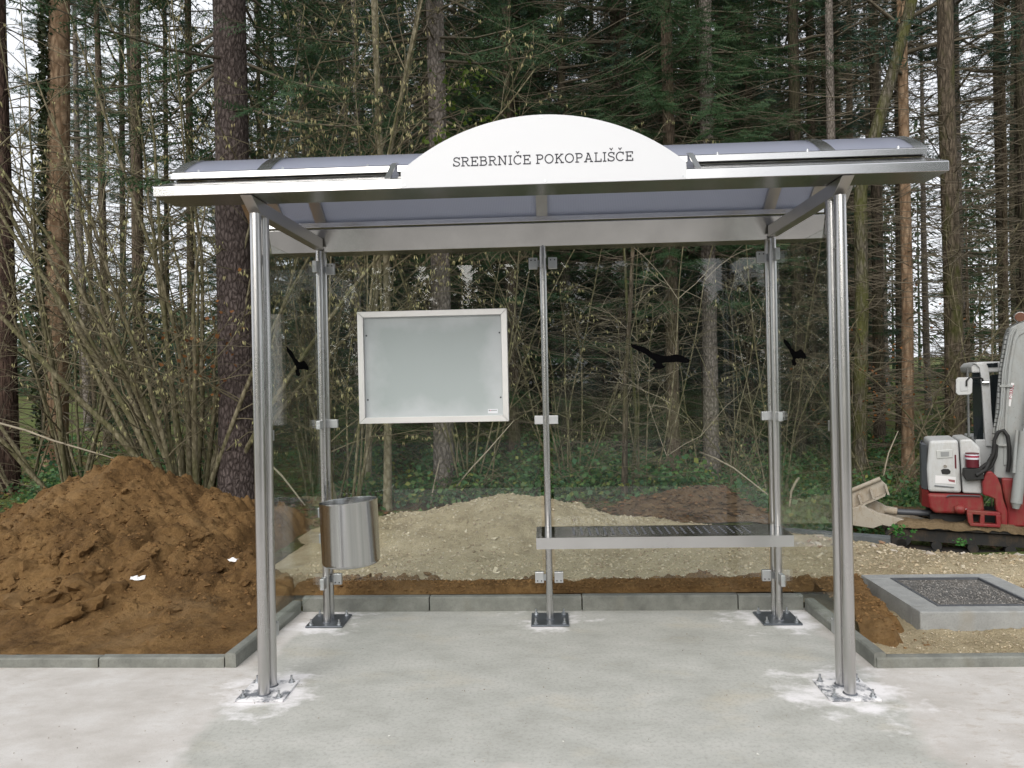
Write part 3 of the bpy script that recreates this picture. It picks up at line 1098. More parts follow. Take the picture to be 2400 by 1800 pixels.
# side beams from front post to rear post
for sx in (-1, 1):
    xb = sx * (W - 0.008)
    shp(MB().prism_x([(-0.145, 2.413), (-0.03, 2.345), (0.958, 2.345), (0.958, 2.413)], xb - 0.028, xb + 0.028), 'side_beam', STEEL_RIB, bevel=0.003)
# folded gutter beams front and rear
BX = 1.834
fb = MB().prism_x([(-0.150, 2.417), (-0.150, 2.462), (-0.140, 2.468), (0.055, 2.540), (0.062, 2.536), (0.062, 2.417)], -BX, BX)
shp(fb, 'front_beam', STEEL_SHEET, bevel=0.003)
rb = MB().prism_x([(1.004, 2.336), (0.955, 2.470), (0.965, 2.476), (1.150, 2.41), (1.160, 2.40), (1.160, 2.336)], -1.705, 1.705)
shp(rb, 'rear_beam', STEEL_REAR, bevel=0.003)


# curved roof
def arc_z(y):
    t = (y - 0.50) / 0.49
    return 2.553 + 0.195 * (1 - t * t)


def arch(x0, x1, th, y0=0.03, y1=0.985, n=26, dz=0.0):
    m = MB()
    nxs = max(2, int((x1 - x0) / 0.08))
    xs = np.linspace(x0, x1, nxs)
    ys = np.linspace(y0, y1, n)
    v = []
    for t in (dz, dz - th):
        for y in ys:
            for x in xs:
                zz = arc_z(y) - (0.03 * sstep(0.7, 1.0, y))
                v.append((x, y, zz + t))
    k = len(xs)
    q = n * k
    f = []
    for j in range(n - 1):
        for i in range(k - 1):
            a = j * k + i
            f.append((a, a + 1, a + k + 1, a + k))
            f.append((q + a, q + a + k, q + a + k + 1, q + a + 1))
    for j in range(n - 1):
        a = j * k
        f.append((a, a + k, q + a + k, q + a))
        a = j * k + k - 1
        f.append((a, q + a, q + a + k, a + k))
    for i in range(k - 1):
        f.append((i, q + i, q + i + 1, i + 1))
        a = (n - 1) * k + i
        f.append((a, a + 1, q + a + 1, q + a))
    return m.add(v, f)


RX = [-1.80, -1.375, 0.0, 1.375, 1.80]
for a, b in ((-1.798, -1.377), (-1.373, -0.002), (0.002, 1.373), (1.377, 1.798)):
    shp(arch(a, b, 0.010), 'roof_sheet', POLY, smooth=40)
for x in (-1.645, -1.375, 0.0, 1.375, 1.645):
    w = 0.034 if abs(x) < 1.5 else 0.045
    shp(arch(x - w, x + w, 0.026, 0.045, 0.958, 22, -0.0125), 'roof_rib', STEEL_RIB, smooth=40)
for x, w in ((-1.81, 0.03), (-1.375, 0.035), (0, 0.035), (1.375, 0.035), (1.81, 0.03)):
    shp(arch(x - w, x + w, 0.004, 0.028, 0.988, 26, 0.0055), 'cover_strip', STEEL_SHEET, smooth=40)
# rails along the roof edges; the front one is cut at the two sign struts
for a, b in ((-1.822, -0.738), (-0.702, 0.702), (0.738, 1.822)):
    shp(MB().prism_x([(0.012, 2.5415), (0.012, 2.572), (0.020, 2.576), (0.060, 2.590), (0.060, 2.5415)], a, b), 'front_rail', STEEL_SHEET, bevel=0.002)
shp(MB().box(-1.70, 1.70, 0.955, 1.0, 2.482, 2.512), 'rear_rail', STEEL_SHEET, bevel=0.002)
for sx in (-1, 1):
    xm = sx * 0.72
    shp(MB().prism_x([(-0.142, 2.469), (-0.128, 2.474), (0.030, 2.578), (0.10, 2.606), (0.10, 2.613), (0.026, 2.586)], xm - 0.013, xm + 0.013), 'sign_strut', STEEL_SATIN)
# small screws on the rail
for x in np.linspace(-1.7, 1.7, 9):
    shp(MB().cyl((x, 0.036, 2.578), 0.006, 0.012, 8), 'screw', BOLT)

# ------------------------------------------------------------------ glass walls
BIRD = [(385, 285), (470, 310), (560, 335), (640, 358), (720, 390), (810, 440), (860, 490), (910, 528), (1010, 550), (1090, 590), (1190, 605), (1320, 595),
        (1430, 568), (1510, 576), (1590, 602), (1690, 650), (1760, 690), (1765, 712), (1815, 725), (1770, 742), (1780, 765), (1700, 780), (1610, 770),
        (1500, 752), (1400, 755), (1280, 762), (1190, 755), (1120, 770), (1140, 820), (1205, 855), (1170, 890), (1120, 905), (1070, 915), (1000, 898),
        (950, 900), (935, 850), (890, 790), (945, 768), (990, 770), (975, 735), (940, 695), (860, 650), (810, 610), (750, 550), (660, 515), (600, 478),
        (560, 468), (500, 430), (450, 405), (400, 370)]
BIRD = [((u - 385) / 1430.0, (600 - v) / 1430.0) for u, v in BIRD]
GZ = [(0.262, 1.2545), (1.2575, 2.235)]


def pane_y(x0, x1, z0, z1, y, bird=None):
    o = shp(MB().box(x0, x1, y - 0.004, y + 0.004, z0, z1), 'glass_pane', GLASS)
    if bird:
        bx, bz, bw = bird
        shp(MB().prism([(bx + u * bw, bz + v * bw) for u, v in BIRD], y - 0.0058, y - 0.0046), 'bird_sticker', BLACK, o)
    return o


def pane_x(y0, y1, z0, z1, x, side, bird=None):
    o = shp(MB().box(x - 0.004, x + 0.004, y0, y1, z0, z1), 'glass_pane', GLASS)
    if bird:
        by, bz, bw = bird
        q = [(by + u * bw * bird_dir(side), bz + v * abs(bw)) for u, v in BIRD]
        xs = (x - side * 0.0058, x - side * 0.0046)
        shp(MB().prism_x(q, min(xs), max(xs)), 'bird_sticker', BLACK, o)
    return o


def bird_dir(side):
    return 1.0 if side < 0 else -1.0


GY = D + 0.004
for z0, z1 in GZ:
    up = z0 > 1
    pane_y(-W + 0.042, -0.040, z0, z1, GY)
    pane_y(0.040, W - 0.042, z0, z1, GY, (0.534, 1.640, 0.37) if up else None)
    pane_x(0.105, D - 0.095, z0, z1, -W, -1, (0.36, 1.640, 0.37) if up else None)
    pane_x(0.105, D - 0.095, z0, z1, W, 1, (0.80, 1.640, 0.37) if up else None)


def clamp(x0, x1, y, z0, z1, screws, parent=sh):
    o = shp(MB().box(x0, x1, y - 0.013, y + 0.013, z0, z1), 'glass_clamp', CLAMP, bevel=0.003)
    for sx, sz in screws:
        shp(MB().cyl((sx, y - 0.0155, sz), 0.0042, 0.004, 8, 'y'), 'screw', INK, o)
    return o


def clamp_x(x, y0, y1, z0, z1):
    return shp(MB().box(x - 0.013, x + 0.013, y0, y1, z0, z1), 'glass_clamp', CLAMP, bevel=0.003)


for xc, sides in ((-W, (1,)), (0.0, (-1, 1)), (W, (-1,))):
    for s in sides:
        a, b = xc + s * 0.033, xc + s * 0.088
        a, b = min(a, b), max(a, b)
        clamp(a, b, GY, 2.197, 2.268, [(a + .015, 2.252), (b - .015, 2.252)])
        clamp(a, b, GY, 0.238, 0.307, [(a + .015, 0.252), (b - .015, 0.252)])
    a, b = (xc - 0.072, xc + 0.076) if xc == 0 else ((xc - 0.03, xc + 0.086) if xc < 0 else (xc - 0.074, xc + 0.03))
    clamp(a, b, GY + (0.0 if xc == 0 else -0.0), 1.231, 1.284, [])
    for z in (2.232, 0.272):
        lug = MB().box(min(xc, xc + sides[0] * 0.04), max(xc, xc + sides[0] * 0.04), GY - 0.004, GY + 0.004, z - 0.02, z + 0.02)
        shp(lug, 'clamp_lug', BOLT)
for sx in (-1, 1):
    for z0, z1 in ((2.197, 2.268), (1.231, 1.284), (0.238, 0.307)):
        clamp_x(sx * W, 0.078, 0.135, z0, z1)
        clamp_x(sx * W, D - 0.132, D - 0.072, z0, z1)
        shp(MB().box(sx * W - .004, sx * W + .004, 0.072, 0.10, z0 + .02, z1 - .02), 'clamp_lug', BOLT)

# ------------------------------------------------------------------ name sign
sg = tag(empty('name_sign', (0.005, -0.155, 2.417)), 'white arched sign with dark station name fixed to the front roof beam', 'sign')
hw, zs, za = 0.656, 0.078, 0.316
Rr = (hw * hw + (za - zs) ** 2) / (2 * (za - zs))
poly = [(-hw, 0.0), (hw, 0.0)]
a0 = math.asin(hw / Rr)
for k in range(41):
    a = a0 - 2 * a0 * k / 40
    poly.append((Rr * math.sin(a), za - Rr + Rr * math.cos(a)))
MB().prism(poly, -0.0035, 0.0025).build('panel', WHITE_PANEL, sg, smooth=30)
for px_, pz_ in ((-0.64, 0.012), (0.64, 0.012), (0.012, 0.012), (0.0, 0.304)):
    MB().cyl((px_, -0.0055, pz_), 0.0045, 0.003, 10, 'y').build('screw', BOLT, sg)

# slab letters drawn as strokes in a unit box (cap height 1)
T_ = 0.115


def arcp(cx, cz, rx, rz, a0, a1, n=18):
    return [(cx + rx * math.cos(math.radians(a0 + (a1 - a0) * i / n)), cz + rz * math.sin(math.radians(a0 + (a1 - a0) * i / n))) for i in range(n + 1)]


h_ = T_ / 2
GL = {
    'S': (0.66, [arcp(0.33, 0.735, 0.25, 0.21, 25, 250, 16) + arcp(0.33, 0.275, 0.27, 0.22, 80, -155, 16), [(0.60, 0.97), (0.575, 0.70)], [(0.035, 0.33), (0.055, 0.03)]]),
    'R': (0.80, [[(0.17, 0), (0.17, 1)], [(0.02, 1 - h_), (0.40, 1 - h_)] + arcp(0.42, 0.73, 0.24, 0.213, 90, -90, 12) + [(0.17, 0.515)], [(0.02, h_), (0.34, h_)], [(0.42, 0.5), (0.66, h_), (0.82, h_)]]),
    'E': (0.74, [[(0.17, 0), (0.17, 1)], [(0.02, 1 - h_), (0.66, 1 - h_), (0.66, 0.72)], [(0.17, 0.51), (0.50, 0.51)], [(0.50, 0.38), (0.50, 0.64)], [(0.02, h_), (0.68, h_), (0.68, 0.29)]]),
    'B': (0.76, [[(0.17, 0), (0.17, 1)], [(0.02, 1 - h_), (0.40, 1 - h_)] + arcp(0.42, 0.735, 0.22, 0.2075, 90, -90, 12) + [(0.17, 0.53)], [(0.42, 0.53)] + arcp(0.44, 0.293, 0.25, 0.236, 90, -90, 12) + [(0.02, h_)]]),
    'N': (0.90, [[(0.17, 0), (0.17, 1)], [(0.02, 1 - h_), (0.20, 1 - h_)], [(0.17, 0.98), (0.72, 0.02)], [(0.72, 0), (0.72, 1)], [(0.02, h_), (0.32, h_)], [(0.57, 1 - h_), (0.87, 1 - h_)]]),
    'I': (0.40, [[(0.20, 0), (0.20, 1)], [(0.04, h_), (0.36, h_)], [(0.04, 1 - h_), (0.36, 1 - h_)]]),
    'C': (0.80, [arcp(0.42, 0.5, 0.36, 0.45, 40, 318, 26), [(0.70, 0.98), (0.70, 0.68)]]),
    'P': (0.72, [[(0.17, 0), (0.17, 1)], [(0.02, 1 - h_), (0.40, 1 - h_)] + arcp(0.42, 0.715, 0.235, 0.228, 90, -90, 12) + [(0.17, 0.487)], [(0.02, h_), (0.36, h_)]]),
    'O': (0.88, [arcp(0.44, 0.5, 0.37, 0.45, 90, 450, 32)]),
    'K': (0.84, [[(0.17, 0), (0.17, 1)], [(0.02, h_), (0.33, h_)], [(0.02, 1 - h_), (0.33, 1 - h_)], [(0.66, 0.95), (0.18, 0.42)], [(0.36, 0.60), (0.70, 0.05)], [(0.52, 1 - h_), (0.80, 1 - h_)], [(0.54, h_), (0.84, h_)]]),
    'A': (0.88, [[(0.16, 0.05), (0.44, 0.98)], [(0.44, 0.98), (0.72, 0.05)], [(0.25, 0.33), (0.63, 0.33)], [(0.02, h_), (0.30, h_)], [(0.58, h_), (0.86, h_)], [(0.28, 1 - h_), (0.47, 1 - h_)]]),
    'L': (0.68, [[(0.17, 0), (0.17, 1)], [(0.02, 1 - h_), (0.33, 1 - h_)], [(0.02, h_), (0.64, h_), (0.64, 0.33)]]),
    'T': (0.74, [[(0.37, 0), (0.37, 1)], [(0.05, 0.72), (0.05, 1 - h_), (0.69, 1 - h_), (0.69, 0.72)], [(0.2, h_), (0.54, h_)]]),
    'D': (0.82, [[(0.17, 0), (0.17, 1)], [(0.02, 1 - h_), (0.36, 1 - h_)] + arcp(0.38, 0.5, 0.36, 0.44, 90, -90, 18) + [(0.02, h_)]]),
    '-': (0.45, [[(0.06, 0.42), (0.39, 0.42)]]),
}
CARON = [[(0.0, 1.42), (0.14, 1.21), (0.28, 1.42)]]


def stroke(m, pts, s, ox, oz, y, wid):
    """Flat ribbon with mitred joints, one hair above the surface."""
    pts = [Vector((p[0] * s + ox, p[1] * s + oz)) for p in pts]
    n = len(pts)
    L, R_ = [], []
    for i in range(n):
        d0 = (pts[i] - pts[i - 1]).normalized() if i else None
        d1 = (pts[i + 1] - pts[i]).normalized() if i < n - 1 else None
        d0 = d0 or d1
        d1 = d1 or d0
        t = d0 + d1
        t = d1 if t.length < 1e-6 else t.normalized()
        nrm = Vector((-t.y, t.x))
        k = wid / 2 / max(0.35, abs(nrm.dot(Vector((-d1.y, d1.x)))))
        L.append(pts[i] + nrm * k)
        R_.append(pts[i] - nrm * k)
    v = [(p.x, y, p.y) for p in L] + [(p.x, y, p.y) for p in R_] + [(p.x, y + 0.0012, p.y) for p in L] + [(p.x, y + 0.0012, p.y) for p in R_]
    f = []
    for i in range(n - 1):
        f += [(i, i + n, i + n + 1, i + 1), (2 * n + i, 2 * n + i + 1, 3 * n + i + 1, 3 * n + i), (i, i + 1, 2 * n + i + 1, 2 * n + i), (i + n, 3 * n + i, 3 * n + i + 1, i + n + 1)]
    f += [(0, 2 * n, 3 * n, n), (n - 1, 2 * n - 1, 4 * n - 1, 3 * n - 1)]
    m.add(v, f)


def letters(text, width, cap, x0, z0, y, mat, parent, name='letter', bold=1.0, one=False):
    adv = []
    for chx in text:
        base = {'Č': 'C', 'Š': 'S'}.get(chx, chx)
        adv.append(0.38 if chx == ' ' else GL[base][0] + 0.085)
    k = width / (sum(adv) * cap)
    x = x0
    allm = MB()
    for chx, a in zip(text, adv):
        if chx != ' ':
            base = {'Č': 'C', 'Š': 'S'}.get(chx, chx)
            m = MB()
            st = [list(q) for q in GL[base][1]]
            if base != chx:
                st += [[(p[0] + GL[base][0] / 2 - 0.13, p[1]) for p in CARON[0]]]
            for i, q in enumerate(st):
                stroke(m, [(p[0] * k, p[1]) for p in q], cap, x, z0, y - 0.00008 * i, cap * T_ * bold * (0.8 if (base != chx and i == len(st) - 1) else 1.0))
            if one:
                allm.add(m.v, m.f)
            else:
                m.build(name, mat, parent)
        x += a * k * cap
    if one:
        return allm.build(name, mat, parent)


letters('SREBRNIČE POKOPALIŠČE', 0.832, 0.0435, -0.411, 0.0905, -0.0046, INK, sg)

# ------------------------------------------------------------------ display case
dc = tag(empty('display_case', (-0.692, 0.955, 1.605)), 'empty steel framed display case with misted white board hung on rear glass', 'display case')
cw, chh, fwid, dep = 0.4645, 0.347, 0.037, 0.055


def frame_bar(poly):
    return MB().prism(poly, -0.012, dep)


o_, i_ = (cw, chh), (cw - fwid, chh - fwid)
g_ = 0.0006
frame_bar([(-o_[0], o_[1]), (o_[0], o_[1]), (i_[0], i_[1] + g_), (-i_[0], i_[1] + g_)]).build('frame_bar', STEEL_MATT, dc, bevel=0.0015)
frame_bar([(-o_[0], -o_[1]), (o_[0], -o_[1]), (i_[0], -i_[1] - g_), (-i_[0], -i_[1] - g_)]).build('frame_bar', STEEL_MATT, dc, bevel=0.0015)
frame_bar([(-o_[0], -o_[1] + 2 * g_), (-o_[0], o_[1] - 2 * g_), (-i_[0] - g_, i_[1]), (-i_[0] - g_, -i_[1])]).build('frame_bar', STEEL_MATT, dc, bevel=0.0015)
frame_bar([(o_[0], -o_[1] + 2 * g_), (o_[0], o_[1] - 2 * g_), (i_[0] + g_, i_[1]), (i_[0] + g_, -i_[1])]).build('frame_bar', STEEL_MATT, dc, bevel=0.0015)
MB().box(-cw + .006, cw - .006, 0.018, 0.024, -chh + .006, chh - .006).build('backboard', BOARD, dc)
for px_ in (-0.415, 0.415):
    for pz_ in (-0.2, 0.2):
        MB().cyl((px_, 0.0135, pz_), 0.005, 0.0045, 10, 'y').build('screw', INK, dc)
stk = MB().box(0.334, 0.395, 0.0166, 0.0176, -0.298, -0.271).build('maker_label', m_plain('label_white', (0.78, 0.8, 0.84), 0.5), dc)
q = MB()
q.box(0.339, 0.343, 0.0158, 0.0164, -0.283, -0.276).box(0.344, 0.347, 0.0158, 0.0164, -0.283, -0.277)
for k in range(8):
    q.box(0.354 + k * .0045, 0.3575 + k * .0045, 0.0158, 0.0164, -0.282, -0.2785)
q.build('print', INK, stk)
MB().box(0.3485, 0.3525, 0.0158, 0.0164, -0.284, -0.277).build('print', m_plain('pink_print', (0.7, 0.25, 0.33), 0.5), stk)

# ------------------------------------------------------------------ litter bin
bn = tag(empty('litter_bin', (-1.186, 0.795, 0.432)), 'brushed steel cylinder litter bin with slanted rim hung on rear left post', 'litter bin')
bn.rotation_euler = (0, math.radians(-1.5), 0)
m = MB()
n = 64
prof = [(0.150, 0.0, 0), (0.160, 0.002, 0), (0.169, 0.010, 0), (0.172, 0.022, 0), (0.172, 0.368, 1), (0.1745, 0.371, 1), (0.1745, 0.376, 1), (0.170, 0.377, 1), (0.169, 0.37, 1), (0.169, 0.02, 0), (0.0, 0.018, 0)]
v = []
for (rr, zz, sl) in prof:
    for k in range(n):
        a = 2 * math.pi * k / n
        x, y = rr * math.cos(a), rr * math.sin(a)
        v.append((x, y, zz + (0.045 * x - 0.03 * y) * sl))
f = [(i * n + k, i * n + (k + 1) % n, (i + 1) * n + (k + 1) % n, (i + 1) * n + k) for i in range(len(prof) - 1) for k in range(n)]
f.append(tuple(range(n - 1, -1, -1)))
m.add(v, f)
m.build('body', STEEL_BIN, bn, smooth=50)
MB().box(-0.225, -0.128, 0.105, 0.165, 0.10, 0.16).build('bracket', BOLT, bn, bevel=0.003)
MB().box(-0.225, -0.128, 0.105, 0.165, 0.26, 0.32).build('bracket', BOLT, bn, bevel=0.003)

# ------------------------------------------------------------------ bench
be = tag(empty('bench', (0.667, 0.85, 0.0)), 'perforated stainless steel bench seat fixed between middle and right rear posts', 'bench')
bx0, bx1, by0, by1, bz = -0.737, 0.735, -0.148, 0.165, 0.591
top = MB()
nxh, nyh = 23, 5
hx0, hx1, hy0, hy1 = bx0 + 0.20, bx1 - 0.20, by0 + 0.07, by1 - 0.045
px_, py_ = (hx1 - hx0) / nxh, (hy1 - hy0) / nyh
S8 = [math.radians(22.5 + 45 * k) for k in range(8)]
for i in range(nxh):
    for j in range(nyh):
        ax, ay = hx0 + i * px_, hy0 + j * py_
        cx_, cy_ = ax + px_ / 2, ay + py_ / 2
        rh = 0.0068
        inner = [(cx_ + rh * math.cos(a), cy_ + rh * math.sin(a), bz) for a in S8]
        low = [(p[0], p[1], bz - 0.003) for p in inner]
        outer = [(ax + px_, cy_ + (py_ / 2) * .4, bz), (cx_ + px_ / 2 * .4, ay + py_, bz), (cx_ - px_ / 2 * .4, ay + py_, bz), (ax, cy_ + py_ / 2 * .4, bz), (ax, cy_ - py_ / 2 * .4, bz), (cx_ - px_ / 2 * .4, ay, bz), (cx_ + px_ / 2 * .4, ay, bz), (ax + px_, cy_ - py_ / 2 * .4, bz)]
        cor = [(ax + px_, ay + py_, bz), (ax, ay + py_, bz), (ax, ay, bz), (ax + px_, ay, bz)]
        vv = inner + outer + cor + low
        ff = [(k, (k + 1) % 8, 8 + (k + 1) % 8, 8 + k) for k in range(8)]
        ff += [(8, 16, 9), (10, 17, 11), (12, 18, 13), (14, 19, 15)]
        ff += [(k, k + 20, (k + 1) % 8 + 20, (k + 1) % 8) for k in range(8)]
        top.add(vv, ff)
top.add([(bx0, by0, bz), (bx1, by0, bz), (bx1, by1, bz), (bx0, by1, bz), (hx0, hy0, bz), (hx1, hy0, bz), (hx1, hy1, bz), (hx0, hy1, bz)],
        [(0, 1, 5, 4), (1, 2, 6, 5), (2, 3, 7, 6), (3, 0, 4, 7)])
rim = MB()
for i in range(nxh):
    for j in range(nyh):
        c = (hx0 + (i + .5) * px_, hy0 + (j + .5) * py_)
        rim.tube([(c[0], c[1], bz + 0.0002), (c[0], c[1], bz + 0.003)], [0.0072, 0.0052], 8, False)
rim.build('perforation_rims', ZINC, be, smooth=60)['kind'] = 'stuff'
seat = top.build('seat', m_steel('polished_seat', 0.42, 0.16, (0.03, 1, 1)), be)
MB().box(bx0, bx1, by0 - 0.002, by0 + 0.0, bz - 0.066, bz - 0.0004).build('front_apron', STEEL_SATIN, be)
MB().box(bx0 - .002, bx0, by0, by1, bz - 0.066, bz - 0.0004).build('side_apron', STEEL_SHEET, be)
MB().box(bx1, bx1 + .002, by0, by1, bz - 0.066, bz - 0.0004).build('side_apron', STEEL_SHEET, be)
MB().box(bx0, bx1, by1, by1 + 0.002, bz - 0.05, bz - 0.0004).build('rear_apron', STEEL_SHEET, be)
for x in (0.0 - 0.667, 1.40 - 0.667):
    MB().box(x - 0.03, x + 0.03 if x < 0 else x, by0 + 0.06, by1 - 0.004, bz - 0.045, bz - 0.006).build('bracket', ZINC, be, bevel=0.002)

# ------------------------------------------------------------------ mini excavator
# local frame: X along the machine (towards the boom), Y away from the viewer, Z up
ANG = math.radians(-22)
EX0 = np.array([4.11, 4.50, 0.0])
EXX = np.array([math.cos(ANG), math.sin(ANG), 0])
EXY = np.array([-math.sin(ANG), math.cos(ANG), 0])
ex = tag(empty('mini_excavator', tuple(EX0), ANG), 'white and red tracked mini excavator at the right edge, raised dozer blade behind it', 'excavator')


def E_(u, v, ly=0.0):
    d = FWD + RIGHT * (u - 1200) / FOC - UP * (v - 900) / FOC
    q = EX0 + EXY * ly
    t = ((q - CAM) @ EXY) / (d @ EXY)
    p = CAM + d * t - EX0
    return (float(p @ EXX), float(p[2]))


def m_paint(name, col, dirt=(0.22, 0.17, 0.11), amt=0.55, rough=0.5):
    g = Gr(name)
    o = g.obj()
    n1 = g.noise(o, 3.2, 6, 0.7)
    n2 = g.noise(g.scaled(o, (1, 1, 0.35)), 16, 5, 0.75)
    n3 = g.noise(o, 70, 3)
    c = g.mix(n1, tuple(k * .82 for k in col), tuple(min(1, k * 1.1) for k in col))
    d = g.ramp(g.math('ADD', g.math('MULTIPLY', n1, .5), g.math('MULTIPLY', n2, .5)), [(0.47, 0.0), (0.68, amt)])
    c = g.mix(d, c, dirt)
    c = g.mix(g.ramp(n3, [(0.66, 0.0), (0.7, 0.5)]), c, tuple(k * .45 for k in dirt))
    return g.done(g.bsdf(c, g.math('ADD', g.math('MULTIPLY', n2, .3), rough - .15), 0.0, g.bump(n3, .05, .004), .4))


def EP(pts, ly=0.0):
    return [E_(u, v, ly) for u, v in pts]


WHITE_PAINT = m_paint('worn_white_paint', (0.52, 0.53, 0.535), (0.27, 0.23, 0.17), 0.5)
GREY_PAINT = m_paint('grey_boom_paint', (0.30, 0.315, 0.315), (0.18, 0.15, 0.11), 0.5)
RED_PAINT = m_paint('worn_red_paint', (0.22, 0.018, 0.022), (0.16, 0.10, 0.06), 0.75)
DARK_PANEL = m_plain('dark_panel', (0.11, 0.12, 0.135), 0.5, 0, 0.2, 6)
BLADE_PAINT = m_paint('muddy_blade_paint', (0.40, 0.36, 0.30), (0.22, 0.15, 0.08), 0.85, 0.8)
ROD = m_plain('dark_hydraulic_rod', (0.075, 0.08, 0.09), 0.45, 0.2, 0.2, 6)
TINT = m_plain('tinted_window', (0.012, 0.016, 0.018), 0.06, 0, 0.1, 3, 0, 0.6)
CHROME = m_plain('chrome', (0.7, 0.7, 0.7), 0.12, 1.0, 0.05, 5)
FILTER = m_plain('maroon_filter', (0.10, 0.012, 0.02), 0.4, 0, 0.2, 6)
LAMP = m_plain('amber_lamp', (0.12, 0.05, 0.03), 0.25, 0, 0.2, 10)

hood = MB().prism(EP([(2178, 1033), (2246, 1031), (2250, 1090), (2254, 1156), (2176, 1153), (2172, 1100)]), 0.0, 0.62).build('engine_cover', WHITE_PAINT, ex, bevel=0.03, seg=3)
MB().prism(EP([(2249, 1031), (2276, 1029), (2298, 1050), (2303, 1158), (2257, 1156), (2253, 1090)]), 0.004, 0.62).build('side_cover', WHITE_PAINT, ex, bevel=0.02, seg=3)
q = EP([(2150, 1055), (2176, 1034), (2174, 1150), (2160, 1150)], 0.0)
MB().prism_z([(-0.012, 0.02), (-0.012, 0.6), (0.0, 0.60), (-0.05, 0.36), (-0.055, 0.12)], 0.21, 0.70).build('rear_grille', DARK_PANEL, ex, bevel=0.02)
cwp = EP([(2172, 1156), (2304, 1160), (2308, 1200), (2268, 1205), (2190, 1203), (2178, 1190)])
MB().prism(cwp, -0.012, 0.64).build('counterweight', RED_PAINT, ex, bevel=0.03, seg=3)
MB().prism_z([(-0.0, 0.0), (-0.0, 0.62), (-0.01, 0.62), (-0.055, 0.40), (-0.055, 0.12)], 0.02, 0.205).build('counterweight_corner', RED_PAINT, ex, bevel=0.03)


def face(name, pts, mat, y0=-0.006, y1=0.0, parent=hood, bevel=0.0):
    return MB().prism(EP(pts), y0, y1).build(name, mat, parent, bevel=bevel)


face('fuel_hatch', [(2194, 1056), (2232, 1053), (2233, 1072), (2196, 1075)], m_plain('hatch_grey', (0.46, 0.47, 0.46), 0.5), -0.010, -0.0005, bevel=0.004)
face('hatch_recess', [(2204, 1059), (2224, 1058), (2224, 1069), (2205, 1070)], m_plain('recess_grey', (0.25, 0.26, 0.26), 0.5), -0.0125, -0.0105)
cxz = E_(2215, 1092)
MB().cyl((cxz[0], -0.012, cxz[1]), 0.016, 0.012, 16, 'y').build('filler_cap', CHROME, hood, smooth=40)
face('handle_recess', [(2205, 1102), (2210, 1099), (2223, 1099), (2228, 1104), (2227, 1110), (2221, 1112), (2208, 1111)], RUBBER, -0.004, 0.001)
wl = face('warning_label', [(2192, 1114), (2240, 1118), (2240, 1135), (2192, 1132)], m_plain('label_paper', (0.70, 0.69, 0.70), 0.6), -0.003, -0.0005)
face('label_print', [(2222, 1123), (2238, 1125), (2238, 1131), (2224, 1128)], m_plain('label_red', (0.28, 0.10, 0.11), 0.6), -0.0045, -0.0032, wl)
face('vent_slot', [(2237, 1066), (2241, 1066), (2242, 1098), (2238, 1098)], FILTER, -0.003, 0.001)
for a, b in (((2190, 1137), (2236, 1141)),):
    face('ledge', [a, b, (b[0], b[1] + 2), (a[0], a[1] + 2)], DARK_PANEL, -0.012, -0.001)
# filter canister and valve block in front of the side cover
c0, c1 = E_(2276, 1060), E_(2275, 1093)
fc = MB().tube([(c0[0], -0.06, c0[1]), (c0[0], -0.06, c1[1])], [0.062, 0.062], 20).build('filter_canister', FILTER, ex, smooth=40)
MB().tube([(c0[0], -0.06, c0[1] - 0.012), (c0[0], -0.06, c0[1] - 0.065)], 0.0635, 20).build('canister_label', m_plain('canister_white', (0.6, 0.6, 0.66), 0.5), fc, smooth=40)
MB().tube([(c0[0], -0.06, c0[1] - 0.025), (c0[0], -0.06, c0[1] - 0.045)], 0.0645, 20).build('canister_band', m_plain('canister_red', (0.30, 0.03, 0.06), 0.5), fc, smooth=40)
b = MB()
b.prism(EP([(2256, 1096), (2298, 1094), (2303, 1120), (2262, 1124), (2254, 1112)]), -0.11, 0.0)
b.tube([(c1[0] + .03, -0.12, c1[1] - .08), (c1[0] + .12, -0.09, c1[1] - .02), (c1[0] + .16, -0.05, c1[1] + 0.06)], 0.02, 8)
b.build('pump_block', RUBBER, ex, bevel=0.008)

# cab behind the boom: body, windows, pillars
ly = 0.42
cb = MB()
cb.prism(EP([(2276, 860), (2284, 851), (2300, 848), (2400, 846), (2440, 850), (2440, 870), (2278, 874)], ly), ly, ly + 0.85)
cab = cb.build('cab', WHITE_PAINT, ex, bevel=0.015)
MB().prism(EP([(2286, 1030), (2440, 1030), (2440, 1140), (2286, 1140)], ly), ly + .002, ly + 0.85).build('lower_panel', WHITE_PAINT, cab, bevel=0.015)
pc = MB()
pl_, pr_ = [], []
for (u, v, w) in ((2282, 851, 10), (2296, 853, 20), (2305, 862, 20), (2308, 880, 20), (2310, 905, 20), (2313, 960, 19), (2317, 1010, 20), (2322, 1045, 24)):
    pl_.append((u - w / 2, v))
    pr_.append((u + w / 2, v))
pc.prism(EP(pl_ + pr_[::-1], ly), ly - 0.03, ly + 0.05)
pc.build('pillar', WHITE_PAINT, cab, bevel=0.01)
MB().prism(EP([(2275, 864), (2279, 864), (2282, 1030), (2278, 1030)], ly), ly + 0.25, ly + .33).build('pillar', GREY_PAINT, cab)
MB().prism(EP([(2279, 872), (2302, 872), (2306, 1030), (2283, 1030)], ly), ly + 0.02, ly + 0.03).build('window', TINT, cab)
MB().prism(EP([(2316, 884), (2326, 878), (2400, 874), (2400, 1030), (2322, 1030)], ly), ly + 0.02, ly + 0.03).build('window', TINT, cab)
MB().prism(EP([(2312, 852), (2338, 850), (2338, 860), (2316, 861)], ly), ly - 0.012, ly + 0.001).build('roof_light', TINT, cab)

